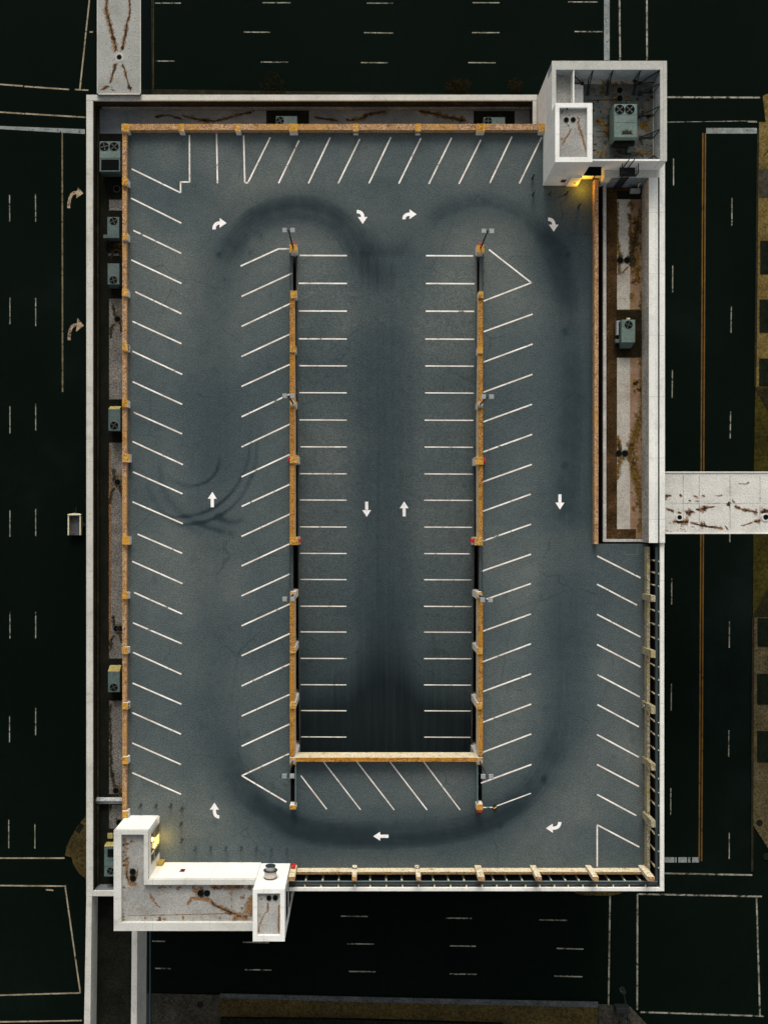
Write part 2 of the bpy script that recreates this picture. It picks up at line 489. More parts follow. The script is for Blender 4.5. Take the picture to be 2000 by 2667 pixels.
struct(mb, "rough_planting_bed", speck("rough_planting", (.008, .009, .005), (.018, .015, .007), (.04, .028, .014), 1.2, 5, .95, .05, .8))
# south verge
walk("pavement", [(395, 2588), (574, 2592), (574, 2740), (395, 2740)], M['walkG'])
walk("verge", [(574, 2600), (1000, 2612), (1557, 2624), (1557, 2740), (574, 2740)], M['walkS'])
mb = MB(); mb.prism([P(a, b, .15)[:2] for a, b in ((574, 2588), (1000, 2598), (1557, 2610), (1557, 2624), (1000, 2611.7), (574, 2599.7))], 0, .15)
struct(mb, "kerb", M['kerb'])
mb = MB(); mb.prism([P(a, b, .6)[:2] for a, b in ((575, 2653), (900, 2656), (1310, 2668), (1310, 2760), (575, 2760))], 0, .6)
struct(mb, "dark_planting_strip", M['bed'])
walk("pavement", [(1558, 2616), (1640, 2622), (1684, 2668), (1684, 2740), (1558, 2740)], M['walkG'], .13)
# south-west corner island
walk("corner_island", [(300, 2105), (226, 2123), (204, 2150), (186, 2180), (174, 2206), (170, 2229), (187, 2233), (192, 2252), (206, 2274), (226, 2291), (300, 2300)], M['walkS'], .13)
mb = MB(); mb.prism([P(a, b, .14)[:2] for a, b in ((209, 2143), (221, 2150), (207, 2171), (197, 2164))], .1, .14); struct(mb, "tactile_ramp", M['membD'])
# pavement at the foot of the garage (under the copings)
mb = MB(); mb.prism([P(a, b, .12)[:2] for a, b in ((395, 232), (1400, 247), (1400, 320), (395, 320))], 0, .12)
struct(mb, "pavement", M['kerbd'])
mb = MB(); mb.prism([P(a, b, .13)[:2] for a, b in ((1492, 2322), (1500, 2328), (1520, 2332), (1590, 2333), (1615, 2328), (1622, 2322), (1622, 2240), (1492, 2240))], 0, .13)
struct(mb, "corner_pavement", M['walkS'])
# street edge lines north
mb = MB()
mb.line(396, -80, 398, 232, .05, .005); mb.line(400, -80, 401, 230, .06, .005)
struct(mb, "gutter_marking", paint("gutter_paint", (.07, .05, .012), (.03, .022, .006), .45, 1.5, (.01, .01, .006)))

Z1 = .004
def dashes(mb, lst, w=.13):
    for a, b, c, d in lst: mb.line(a, b, c, d, w, Z1)
mb = MB()
dashes(mb, [(26, 508, 26.5, 577), (27, 775, 27, 844), (27, 1058, 27, 1129), (27, 1329, 27, 1398), (27, 1595, 27, 1663), (26, 1864, 26, 1933), (24, 2134, 24, 2209),
    (93.5, 504, 94, 577), (94, 776, 94, 849), (94, 1052, 94, 1121), (94, 1326, 94, 1396), (94, 1594, 94, 1663), (94, 1844, 94, 1915), (92, 2144, 92, 2210)], .12)
dashes(mb, [(405, 8, 472, 8), (684, 7, 757, 7), (955, 8, 1023, 8.5), (1230, 7, 1301, 7), (1479, 5, 1556, 5), (635, 83.5, 704, 84), (948, 85, 1024, 86), (1229, 85, 1300, 85), (1496, 82, 1568, 82.5),
    (407, 159, 456, 159), (680, 161.5, 751, 162), (940, 163, 1010, 163.5), (1219, 163, 1290, 163.5)], .13)
dashes(mb, [(888, 2386, 958, 2387), (1160, 2391, 1228, 2392), (1404, 2396, 1476, 2397), (904, 2458, 974, 2459), (1171, 2463.5, 1239, 2464.5), (1449, 2470, 1519, 2472), (633, 2454, 701, 2455),
    (909, 2530, 978, 2531), (1170, 2536.5, 1241, 2537.5), (1443, 2542, 1516, 2544), (638, 2525.5, 707, 2526.5), (397, 2451, 431, 2452), (405, 2522, 445, 2523)], .15)
dashes(mb, [(1753, 413, 1753, 483), (1751, 692, 1750.5, 762), (1750, 964, 1749.5, 1036), (1748.5, 1507, 1748, 1574), (1747.5, 1781, 1747, 1851), (1746, 2053, 1745.5, 2123),
    (1905, 515, 1905, 587), (1903.5, 798, 1902.5, 867), (1901.5, 1072, 1900.5, 1142), (1899.5, 1385, 1899.5, 1412), (1898.5, 1619, 1898, 1687), (1897, 1902, 1896.5, 1971), (1898, 2169, 1898, 2237)], .13)
struct(mb, "lane_dash_markings", M['sline'])
mb = MB()
for a in ((1612, -80, 1614, 157), (1683.5, -80, 1684, 157), (1735, 253, 1978, 254), (1945, 316.5, 1970, 317)):
    mb.line(*a, .20, Z1)
mb.line(1735, 318, 1943, 315, .07, Z1)
for a in ((1728, 2274.5, 1958, 2279), (1659, 2328.5, 1983, 2335), (1659.5, 2329, 1658.5, 2630), (1588, 2332, 1584, 2617), (1969, 2336, 1978, 2644), (1667, 2636, 1988, 2646.5)):
    mb.line(*a, .19, Z1)
struct(mb, "crosswalk_markings", M['sline'])
mb = MB()
for a in ((234, -2, 209, 232), (0, 219.5, 61, 224), (65, 225, 181, 233), (196, 233, 231, 235), (-30, 290, 65, 296), (67, 296, 224, 305.5), (-30, 2235, 169, 2235), (-30, 2306, 173, 2308),
          (171, 2311, 210, 2585), (-30, 2593, 211, 2586), (-30, 2662, 214, 2658), (120, 2317, 140, 2319), (234, 83, 243, 83.5)):
    mb.line(*a, .17, Z1)
struct(mb, "crosswalk_markings", paint("street_pale_line_paint", (.34, .29, .20), (.17, .135, .075), .43, 1.4, (.008, .012, .01)))
mb = MB(); mb.line(163, 347, 164, 1021, .18, Z1); struct(mb, "edge_line_marking", M['sdirty'])
mb = MB()
mb.line(1579.5, -80, 1579.5, 157, .66, Z1)
mb.line(1838, 340.5, 1970, 340.5, .66, Z1)
for a, b in ((1728, 1755), (1757.5, 1761), (1765.5, 1788), (1791, 1797), (1801, 1819)): mb.line(a, 2239.5, b, 2239.5, .62, Z1)
mb.prism([P(a, b, Z1+.002)[:2] for a, b in ((-30, 326), (0, 328), (222, 336.5), (222, 349), (0, 336), (-30, 334))], Z1, Z1+.002)
struct(mb, "stop_line_markings", M['sstop'])
mb = MB()
mb.line(1829.5, 346, 1821, 2000, .16, Z1); mb.line(1821, 2000, 1819.5, 2243, .16, Z1)
mb.line(1836, 346, 1827.5, 2000, .16, Z1); mb.line(1827.5, 2000, 1826, 2243, .16, Z1)
struct(mb, "double_yellow_centre_line", M['syellow'])

def arrow(name, tail, d0, tip, d1, mats, z, w=.30, hw=.86, hl=.68, parent=None, proj=None):
    """painted arrow; tail/tip in photo pixels, d0/d1 unit directions in world (x east, y north)"""
    pr = proj or (lambda a, b: P(a, b, z))
    a = Vector(pr(*tail)); t = Vector(pr(*tip))
    d0 = Vector((*d0, 0)).normalized(); d1 = Vector((*d1, 0)).normalized()
    e = t - d1 * hl; e.z = a.z + (t.z-a.z)*.6
    L = (e - a).length
    mb = MB(); n = 10 if abs(d0.dot(d1)) < .9 else 1
    prev = None
    for i in range(n + 1):
        s = i / n
        c = (a + d0*L*.55)
        c2 = (e - d1*L*.35)
        p = a*(1-s)**3 + c*3*s*(1-s)**2 + c2*3*s*s*(1-s) + e*s**3
        dv = ((c-a)*3*(1-s)**2 + (c2-c)*6*s*(1-s) + (e-c2)*3*s*s); dv.z = 0
        if dv.length < 1e-6: dv = d1
        dv.normalize(); nn = Vector((-dv.y, dv.x, 0)) * w/2
        if prev: mb.face([prev[0], p - nn, p + nn, prev[1]])
        prev = (p - nn, p + nn)
    nn = Vector((-d1.y, d1.x, 0)) * hw/2
    mb.face([e - nn, t, e + nn])
    if parent is not None: return part(mb, name, mats, parent)
    return struct(mb, name, mats)
arrow("painted_arrow", (180, 542), (0, 1), (218, 504), (1, -.15), M['sarrow'], .004, .36, 1.35, .75)
arrow("painted_arrow", (181, 886), (0, 1), (219.5, 848), (1, -.1), M['sarrow'], .004, .36, 1.65, .85)

# ---------------------------------------------------------------- the parking garage
garage = thing("parking_garage", "large parking garage with a dark asphalt roof deck and a sunken middle ramp", "building", (0, 0, 0))
import numpy as np
paths = [
    # (points in photo pixels, half track, strength, softness)
    ([(545, 2010), (545, 1700), (556, 1300), (556, 1000), (560, 800), (585, 670), (655, 580), (765, 548), (870, 575), (935, 660), (965, 780), (985, 900)], 26, .34, 44),
    ([(560, 760), (590, 670), (640, 605), (700, 566), (765, 552), (840, 564), (905, 610), (955, 710), (970, 760), (980, 830)], 26, .40, 58),
    ([(1022, 860), (1032, 780), (1052, 690), (1090, 620), (1160, 560), (1250, 540), (1370, 580), (1445, 690), (1472, 820), (1490, 1200)], 26, .46, 56),
    ([(1100, 590), (1160, 546), (1250, 522), (1330, 538), (1400, 590), (1440, 650)], 12, .24, 12),
    ([(620, 590), (690, 538), (765, 522), (850, 534), (920, 590)], 12, .18, 14),
    ([(1485, 850), (1490, 1000), (1475, 1300), (1468, 1800), (1440, 1960), (1360, 2080), (1250, 2150), (1000, 2178), (790, 2165), (670, 2105), (600, 2000), (570, 1850), (556, 1500)], 28, .36, 46),
    ([(1475, 1850), (1400, 2035), (1290, 2115), (1150, 2158), (950, 2168), (800, 2152), (690, 2098), (615, 1995), (572, 1760)], 26, .40, 54),
    ([(1400, 2062), (1290, 2140), (1150, 2182), (950, 2192), (800, 2176), (690, 2124)], 10, .26, 12),
    ([(640, 2070), (700, 2112), (790, 2152), (900, 2170), (1000, 2174)], 12, .22, 12),
    ([(1440, 540), (1500, 700), (1520, 1000), (1515, 1250), (1500, 1420)], 46, .42, 52),
    ([(1480, 1480), (1490, 1800), (1470, 2010)], 40, .20, 44),
    ([(450, 450), (520, 485), (570, 520), (620, 560)], 30, .22, 40),
    ([(1000, 450), (1003, 560), (1003, 680)], 30, .25, 46),
    # skids of a car that spun in the left aisle
    ([(652, 1080), (648, 1190), (620, 1260), (575, 1310), (520, 1338), (450, 1346), (400, 1330)], 5, .6, 5),
    ([(672, 1100), (664, 1210), (634, 1285), (585, 1335), (520, 1362), (440, 1366)], 5, .55, 5),
    ([(575, 1180), (565, 1225), (545, 1250), (520, 1262), (480, 1265), (430, 1235)], 4, .60, 4),
    ([(415, 1180), (425, 1270), (465, 1330), (530, 1370), (620, 1392)], 8, .45, 9),
    ([(380, 1250), (405, 1310), (450, 1355), (540, 1395)], 6, .36, 7),
    ([(555, 1340), (600, 1360), (640, 1350)], 9, .5, 9),
    ([(690, 1580), (625, 1700), (600, 1850)], 2.5, .22, 2.5),
    ([(365, 2030), (400, 2050), (445, 2032)], 6, .25, 5),
]
patches = [(1575, 1735, 45, 38, .16), (1540, 1760, 28, 60, .10), (1385, 1490, 34, 16, .16), (1420, 1530, 90, 40, .06), (1345, 1640, 40, 120, .07), (1620, 1960, 20, 60, .07), (470, 1080, 70, 260, .06), (450, 1700, 80, 200, .05),
           (430, 2190, 60, 60, .05), (560, 2110, 60, 26, .08), (700, 760, 40, 120, .05), (1320, 760, 50, 120, .06), (1000, 540, 60, 40, .05)]
_k = random.Random(11)
for _i in range(70):      # drips and scuffs in the stalls
    _x, _y = _k.choice(((410, 60), (690, 45), (1320, 45), (1610, 45), (560, 60), (1450, 50)))
    patches.append((_x + _k.uniform(-_y, _y), _k.uniform(420, 2150), _k.uniform(5, 9), _k.uniform(5, 11), -_k.uniform(.08, .30)))
def wear(px, py, base):
    w = np.full(px.shape, base, dtype=float)
    for pts, off, amp, sg in paths:
        # a smooth curve through the points
        P0 = np.array(pts, float)
        fine = []
        n = len(P0)
        for i in range(n - 1):
            p0, p1, p2, p3 = P0[max(i-1, 0)], P0[i], P0[i+1], P0[min(i+2, n-1)]
            for k in range(8):
                t = k / 8.0
                fine.append(.5*((2*p1) + (-p0+p2)*t + (2*p0-5*p1+4*p2-p3)*t*t + (-p0+3*p1-3*p2+p3)*t**3))
        fine.append(P0[-1]); Q = np.array(fine)
        best = np.full(px.shape, 1e9); fade = np.zeros(px.shape)
        for i in range(len(Q) - 1):
            ax, ay = Q[i]; bx, by = Q[i+1]
            dx, dy = bx-ax, by-ay; L2 = dx*dx + dy*dy + 1e-9
            t = np.clip(((px-ax)*dx + (py-ay)*dy)/L2, 0, 1)
            d = np.hypot(px-(ax+t*dx), py-(ay+t*dy))
            e = (i + t)/(len(Q)-1); fd = np.clip(np.minimum(e, 1-e)/.16, 0, 1)
            upd = d < best
            best = np.where(upd, d, best); fade = np.where(upd, fd, fade)
        fade = fade*fade*(3-2*fade)
        if sg < 11: w += fade*amp*np.exp(-(best/sg)**2)
        else:
          if sg in (44, 46, 54, 56, 58):      # single tyre lines inside the broad band
            for o2, a2 in ((6, .05), (17, .06), (30, .07), (41, .05), (54, .05), (66, .04)): w += fade*a2*np.exp(-((best-o2)/4.5)**2)
          w += fade*amp*(.5*np.exp(-((best-off)/sg)**2) + .45*np.exp(-(best/(off*1.2))**2))
    for (bx, by, rx, ry, am) in patches: w -= am/(1+np.exp((np.hypot((px-bx)/rx, (py-by)/ry)-1)*7))
    return np.clip(w, -.6, .93)

def grid_sheet(xs, ys, zf, keep, wf):
    mb = MB(); idx = {}
    xs = np.array(xs); ys = np.array(ys)
    XX, YY = np.meshgrid(xs, ys)
    ZZ = zf(XX, YY)
    s = F / (H - ZZ)
    W = wf(XX*s + CX, -YY*s + CY)
    mb.v = [tuple(p) for p in np.stack([XX, YY, ZZ], -1).reshape(-1, 3)]
    mb.a = list(W.reshape(-1))
    nx = len(xs)
    for j in range(len(ys)-1):
        for i in range(nx-1):
            if keep((xs[i]+xs[i+1])/2, (ys[j]+ys[j+1])/2):
                mb.f.append([j*nx+i, j*nx+i+1, (j+1)*nx+i+1, (j+1)*nx+i]); mb.m.append(0)
    return mb
def cuts(vals, step):
    vals = sorted(vals); out = []
    for a, b in zip(vals[:-1], vals[1:]):
        n = max(1, int(math.ceil((b-a)/step)))
        out += [a + (b-a)*i/n for i in range(n)]
    return out + [vals[-1]]
xL, xR = X(763, ZD), X(1248, ZD)
yT, yB = Y(655, ZD), Y(1970, ZD)
sl = [(X(757, ZD), X(768, ZD)), (X(1243, ZD), X(1255, ZD))]
yS0, yS1 = Y(1990, ZD), Y(2096, ZD)
xE1, xE2 = X(1557, ZD), X(1688, ZD)
yE = Y(1416, ZD)
xW, yN, yS = X(331, ZD), Y(340, ZD), Y(2272, ZD)
def keep(x, y):
    if xL < x < xR and yB < y < yT: return False
    for a, b in sl:
        if a < x < b and yS1 < y < yS0: return False
    if x > xE1 and y > yE: return False
    return True
step = .24
mb = grid_sheet(cuts([xW, xL, xR, sl[0][0], sl[0][1], sl[1][0], sl[1][1], xE1, xE2], step), cuts([yS, yS1, yS0, yB, yE, yT, yN], step),
                lambda x, y: x*0 + ZD, keep, lambda px, py: wear(px, py, .02))
deck = part(mb, "parking_deck", M['deck'], garage, attr=True)
# ramp
xr0, xr1 = X(775, ZD), X(1239.5, ZD)
SL = .112
BL = 14.0      # the crest is eased over this many metres
def zr(y):
    d = np.maximum(yT - y, 0)
    return ZD - SL*np.where(d < BL, d*d/(2*BL), d - BL/2)
def Pr(px, py, dz=.004):
    z = ZD
    for _ in range(12): z = float(zr(Y(py, z))) + dz
    return P(px, py, z)
def rwear_shade(px, py):
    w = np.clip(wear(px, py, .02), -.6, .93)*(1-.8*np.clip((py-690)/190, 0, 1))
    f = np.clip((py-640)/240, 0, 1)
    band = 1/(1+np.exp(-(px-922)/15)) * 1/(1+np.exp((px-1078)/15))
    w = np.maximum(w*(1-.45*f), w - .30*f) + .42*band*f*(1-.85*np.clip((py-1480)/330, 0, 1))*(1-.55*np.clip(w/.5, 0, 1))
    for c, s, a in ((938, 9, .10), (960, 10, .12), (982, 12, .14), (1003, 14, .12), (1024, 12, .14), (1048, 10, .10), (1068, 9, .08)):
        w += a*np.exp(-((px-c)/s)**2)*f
    g = np.clip((py-1470)/440, 0, 1)          # tyre rubber mid-lane, and the foot's shade painted across the full width
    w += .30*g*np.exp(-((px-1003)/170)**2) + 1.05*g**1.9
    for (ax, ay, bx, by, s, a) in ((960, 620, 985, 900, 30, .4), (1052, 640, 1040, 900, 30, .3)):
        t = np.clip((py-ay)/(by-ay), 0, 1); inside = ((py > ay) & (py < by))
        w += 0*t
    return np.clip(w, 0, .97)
ye = Y(2100, ZD)
mb = grid_sheet(cuts([xr0, xr1], .22), cuts([ye, yT], .35), lambda x, y: zr(y), lambda x, y: True, rwear_shade)
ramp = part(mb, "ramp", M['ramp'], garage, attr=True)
# slab edges
mb = MB()
mb.box(xL-.45, yB, xL, yT, 19.1, ZD-.01); mb.box(xR, yB, xR+.45, yT, 19.1, ZD-.01)
mb.box(xL, yB-.5, xR, yB, 19.1, ZD-.01)
for a, b in sl:
    mb.box(a-.3, yS1, a, yS0, 19.2, ZD-.012); mb.box(b, yS1, b+.3, yS0, 19.2, ZD-.012)
mb.box(xE1-.4, yE, xE1, yN, 19.1, ZD-.01)
part(mb, "slab_edge", M['concrete'], garage)
for xa, xb in ((xr0-.12, xr0), (xr1, xr1+.12)):     # low kerb along the ramp
    mb = MB()
    n = 60
    for i in range(n):
        y0 = ye + (yT-ye)*i/n; y1 = ye + (yT-ye)*(i+1)/n
        z0, z1 = float(zr(y0)), float(zr(y1))
        mb.face([(xa, y0, z0+.0), (xb, y0, z0), (xb, y1, z1), (xa, y1, z1)])
        mb.face([(xa, y0, z0-.6), (xa, y0, z0), (xa, y1, z1), (xa, y1, z1-.6)])
        mb.face([(xb, y0, z0-.6), (xb, y1, z1-.6), (xb, y1, z1), (xb, y0, z0)])
    part(mb, "ramp_kerb", M['concrete'], garage)
mb = MB()
xo0, xo1 = X(243, ZW), X(1717, ZS); yo1, yo0 = Y(262, ZW), Y(2312, ZS)
mb.box(xo0+.05, yo0+.05, xo1-.05, yo1-.05, 12.6, 13.0)
part(mb, "floor_slab", M['concrete'], garage)

# outer walls with copings
def wall(px0, py0, px1, py1, zt, wm, cm, ex=.03, ch=.22):
    a = P(px0, py0, zt); c = P(px1, py1, zt)
    x0, x1 = sorted((a[0], c[0])); y0, y1 = sorted((a[1], c[1]))
    mb = MB(); mb.box(x0+ex, y0+ex, x1-ex, y1-ex, 0, zt-ch)
    w = part(mb, "outer_wall", wm, garage)
    mb = MB(); mb.bev(x0, y0, x1, y1, zt-ch+.002, zt, .025)
    part(mb, "coping", cm, w)
    return w
wall(225.5, 262.3, 243, 2335, ZW, M['trench'], M['coping'])
wall(225.5, 246.5, 1399, 262, ZW, M['trench'], M['coping'])
wall(1387, 262.4, 1399, 330, ZW, M['trench'], M['coping'])
wall(243.3, 2320, 301, 2334.5, ZW, M['ledge'], M['coping'])
wall(749, 2312, 1729, 2321.5, ZS, M['concrete'], M['copingE'])
wall(1718, 1414.5, 1729, 2311.8, ZS, M['concrete'], M['copingE'])
wall(1717, 300, 1731, 1414.2, ZS+.3, M['white2'], M['copingE'])

# low roof strips behind the west and north copings
mb = MB()
def zsheet(x0, y0, x1, y1, z, mi): mb.sheet(x0, y0, x1, y1, z, mi)
zsheet(235, 255, 345, 2330, ZL, 0)                       # black membrane of the west strip
zsheet(258, 262, 1400, 348, ZL+.006, 1)                  # blue grey north strip
for a in ((285, 520, 330, 548), (285, 778, 330, 1040), (285, 1153, 330, 1715), (285, 1825, 330, 2068), (285, 2096, 330, 2158)):
    zsheet(*a, ZL+.012, 2)
for a in ((694, 286, 805, 348), (1233, 289, 1340, 348)): zsheet(*a, ZL+.012, 0)
zsheet(283, 660, 330, 666, ZL+.012, 2)
zs = ZL + .018
for pts in ([(400, 305, .2), (440, 300, .25), (480, 312, .2)], [(470, 300, .2), (520, 312, .3), (560, 316, .25), (600, 305, .2), (660, 290, .2)],
            [(815, 306, .2), (850, 310, .3), (885, 315, .35)], [(900, 314, .3), (940, 310, .35), (960, 298, .3), (1010, 288, .3)], [(1085, 288, .2), (1130, 296, .4), (1160, 305, .35), (1220, 315, .4)]):
    mb.ribbon([(p[0], p[1], p[2]*1.1) for p in pts], zs, 4, .6)
    mb.ribbon([(p[0], p[1], p[2]*.6) for p in pts], zs+.006, 5, .8)
for x, y, r in ((660, 288, .3), (1205, 314, .45), (905, 312, .4), (535, 314, .3), (1300, 300, .3)): mb.blob(x, y, r, r*.6, zs+.006, 5)
for y, k in ((640, 1), (830, 1), (1258, 1), (1640, .8), (2058, 1)):
    mb.blob(309, y, .9*k, 1.3*k, zs, 4); mb.ribbon([(294, y-42, .3), (298, y-15, .35), (305, y, .4), (314, y+12, .3), (318, y+40, .2)], zs+.006, 5)
    mb.ribbon([(300, y+8, .25), (291, y+26, .3), (288, y+60, .2)], zs+.006, 5)
mb.ribbon([(287, 1160, .15), (288, 1400, .2), (287, 1700, .15)], zs, 3)
mb.ribbon([(287, 1830, .2), (290, 1990, .35), (294, 2030, .3)], zs+.006, 5)
mb.ribbon([(300, 2130, .3), (308, 2143, .5), (318, 2140, .3)], zs+.006, 5)
low = part(mb, "low_roof", [M['membD'], M['roofN'], speck("grey_strip_roof", (.10, .095, .085), (.155, .148, .135), (.22, .20, .175), .6, 6, .92, .1, .9), M['rust'], M['rustY'], M['grime']], garage, attr=True)
def drains(parent, lst, z, r=.26):
    for x, y in lst:
        mb = MB(); c = P(x, y, z)
        for i in range(18):
            a, b = 2*math.pi*i/18, 2*math.pi*(i+1)/18
            ro = r*1.25
            mb.face([(c[0]+r*math.cos(a), c[1]+r*math.sin(a), z+.03), (c[0]+ro*math.cos(a), c[1]+ro*math.sin(a), z+.022), (c[0]+ro*math.cos(b), c[1]+ro*math.sin(b), z+.022), (c[0]+r*math.cos(b), c[1]+r*math.sin(b), z+.03)], 0)
        mb.disc((c[0], c[1], z+.026), r, 18, 1)
        part(mb, "roof_drain", [M['concrete'], M['hole']], parent)
drains(low, [(305, 492), (307, 831), (307, 1256), (304, 1637), (314, 1637), (303, 2059), (311, 2142)], zs+.01, .30)
# a step of blue grey flashing along the foot of the west and north copings, and the lagged pipe
mb = MB()
a = P(254, 272, ZL+.5); c = P(257.5, 2318, ZL+.5); mb.box(a[0], c[1], c[0], a[1], ZL+.03, ZL+.5)
part(mb, "flashing", M['trench'], garage)
mb = MB(); mb.pbox(266, 278, 1386, 282, ZL+.05, ZL+.6); part(mb, "flashing", M['ledge'], garage)
pt = thing("lagged_pipe", "pale lagged pipe bundle crossing the dark west roof strip near the white stair tower", "pipe", P(285, 2086, ZL))
mb = MB()
for dy, dz in ((2080, .55), (2085, .75), (2090, .55)):
    mb.tube(P(251, dy, ZL+dz), P(322, dy, ZL+dz), .14, 10)
part(mb, "pipe", M['pipe'], pt, smooth=True)
for x in (266, 300):
    mb = MB(); mb.pbox(x, 2077, x+3, 2093, ZL+.02, ZL+.4); part(mb, "pipe_support", M['teal'], pt)

# painted stall lines
def ln(parent, a, b, c, d, w=.14, proj=None, z=ZD+.004, m='line', more=()):
    mb = MB(); mb.line(a, b, c, d, w, z, 0, proj)
    for e in more: mb.line(*e, w, z+.0, 0, proj)
    part(mb, "stall_line", M[m], parent)
west = [(342, 516, 473, 581), (348, 600, 473, 660), (343, 677, 473, 738), (353, 760, 473, 817), (346, 837, 473, 895), (346, 915, 475, 975), (346, 994, 475, 1053), (349, 1074, 475, 1130), (346, 1150, 477, 1210),
        (347, 1229, 476, 1286), (346, 1307, 477, 1364), (359, 1391, 475, 1441), (345, 1462, 476, 1520), (350, 1543, 475, 1599), (347, 1622, 474, 1676.5), (347, 1699, 473, 1756), (346, 1779, 473, 1834),
        (345, 1856, 472, 1912), (345, 1935, 472, 1991), (345, 2012.5, 472, 2068.5)]
for a in west: ln(deck, *a)
ln(deck, 344, 440, 471, 502, more=((471, 502, 471, 473), (470, 474, 496, 474), (494.5, 475, 494, 352)))
for a in ((564.5, 348, 567, 477), (779, 366, 726, 477), (860, 358, 803.6, 477.6), (937, 362, 881, 477.6), (1018, 357, 961, 477.6), (1096, 360, 1038.6, 478), (1176, 358.6, 1116.7, 479), (1252, 364, 1195, 479),
          (1332.7, 355.7, 1274.5, 478), (1410.5, 357, 1352, 478)): ln(deck, *a)
ln(deck, 635, 353, 638, 477, more=((637, 476, 647, 476), (646, 476, 704, 358)))
ln(deck, 627, 693, 726, 648, more=((725, 648, 753, 648),))
yl = [(772, 712, 760), (850, 791, 755.5), (928.5, 870, 755.5), (1006.5, 949, 755), (1085.5, 1026.5, 755), (1164, 1105, 754.6), (1242, 1183.6, 754.6), (1319, 1261.6, 754.6), (1397, 1339, 755), (1474, 1417, 753.4),
      (1552, 1494, 757), (1630, 1573, 755), (1708, 1650, 755), (1786.5, 1729, 755), (1865, 1808.6, 754.6), (1943.5, 1886, 754)]
for a, b, x in yl: ln(deck, 629.5, a, x, b)
ln(deck, 753, 1963, 629.5, 2020.6, more=((630, 2020, 746, 2089),))
ln(deck, 1273, 650, 1384, 737, more=((1384, 736, 1259, 784),))
for a, b, x0, x1 in ((818, 864, 1386.5, 1259), (896, 943, 1386.5, 1259), (975, 1021.5, 1386, 1258.5), (1053, 1098.6, 1385, 1258.5), (1131.5, 1177, 1385, 1258), (1209.6, 1255, 1384, 1257), (1287, 1331.6, 1381.5, 1257), (1365.4, 1409, 1382, 1257.5),
                     (1443.5, 1488, 1382, 1253.5), (1520, 1563, 1382, 1259), (1599, 1644, 1382, 1257), (1676.5, 1724, 1382.5, 1256), (1755, 1801, 1382.5, 1257.6), (1833.6, 1881, 1383, 1257), (1911.5, 1959, 1383, 1257.6), (1991, 2039.6, 1383.5, 1252)):
    ln(deck, x0, a, x1, b)
ln(deck, 1382, 2066, 1288, 2101, .10, more=((1289, 2102.5, 1257, 2103),))
for a in ((1554.5, 1448, 1667, 1505), (1554, 1521.5, 1658, 1576), (1554, 1600, 1667, 1659), (1554, 1678.5, 1667, 1737), (1555, 1757, 1665, 1815), (1555, 1835, 1663, 1893), (1554, 1913, 1663, 1972), (1554, 1991, 1663, 2048.5), (1554, 2069, 1656, 2124)):
    ln(deck, *a)
ln(deck, 1664, 2206, 1554, 2148, more=((1554.5, 2148, 1554.5, 2257),))
for a in ((783.8, 2020, 851, 2107.6), (843, 1984.5, 939, 2109), (930, 1984.5, 1026.5, 2109.5), (1016, 1984.5, 1112, 2109.5), (1103.6, 1984.5, 1198, 2109.5)): ln(deck, *a, .115)
ry = [665.5, 738, 810, 882.5, 952.5, 1022.5, 1093.5, 1163.5, 1233.5, 1302, 1372, 1441, 1509, 1578.5, 1645.5, 1714.5, 1783, 1850.5, 1919]
rl = [781, 776, 775, 776, 774, 777.5, 780.5, 783, 778, 778, 781, 779.5, 781, 777, 777.5, 777.5, 777.5, 777, 777]
rr = [1232, 1235, 1237, 1237, 1236.5, 1233.5, 1233, 1233.5, 1232, 1230, 1229, 1222.5, 1227, 1231, 1229, 1229, 1227, 1229, 1228.5]
rc = [1109.5, 1109, 1108.5, 1107.5, 1107.5, 1107, 1106, 1105.5, 1105, 1104.5, 1104.5, 1104.5, 1104.5, 1104, 1104, 1104, 1104, 1105, 1105]
for i, y in enumerate(ry):
    ln(ramp, max(rl[i], 778+i*.35), y-.3, 903.5-i*.08, y+.2, .14, Pr)
    ln(ramp, rc[i], y+.3, min(rr[i], 1236-i*.6), y+.9, .14, Pr)
za = ZD + .006
A = M['arrow']
arrow("painted_arrow", (558, 597.5), (0, 1), (590.7, 581), (1, -.02), A, za, .33, .95, .68, deck)
arrow("painted_arrow", (929, 551), (1, 0), (944.5, 583), (0, -1), A, za, .33, .95, .68, deck)
arrow("painted_arrow", (1052, 571), (0, 1), (1084.6, 558), (1, 0), A, za, .33, .95, .68, deck)
arrow("painted_arrow", (1427, 571), (1, 0), (1441.4, 603), (0, -1), A, za, .33, .95, .68, deck)
arrow("painted_arrow", (553.5, 1321), (0, 1), (553.5, 1281), (0, 1), A, za, .32, .88, .68, deck)
arrow("painted_arrow", (1457.5, 1287.5), (0, -1), (1457.5, 1327), (0, -1), A, za, .30, .88, .68, deck)
arrow("painted_arrow", (1011.6, 2178), (-1, 0), (972, 2178), (-1, 0), A, za, .32, .88, .68, deck)
arrow("painted_arrow", (1457, 2141), (0, -1), (1421, 2157), (-1, 0), A, za, .32, .9, .68, deck)
arrow("painted_arrow", (571.7, 2127.5), (-1, 0), (559, 2090.6), (0, 1), A, za, .32, .9, .68, deck)
arrow("painted_arrow", (955, 1306.5), (0, -1), (955, 1346), (0, -1), A, 0, .31, .88, .68, ramp, lambda a, b: Pr(a, b, .008))
arrow("painted_arrow", (1052.5, 1345), (0, 1), (1052.5, 1306), (0, 1), A, 0, .31, .88, .68, ramp, lambda a, b: Pr(a, b, .008))

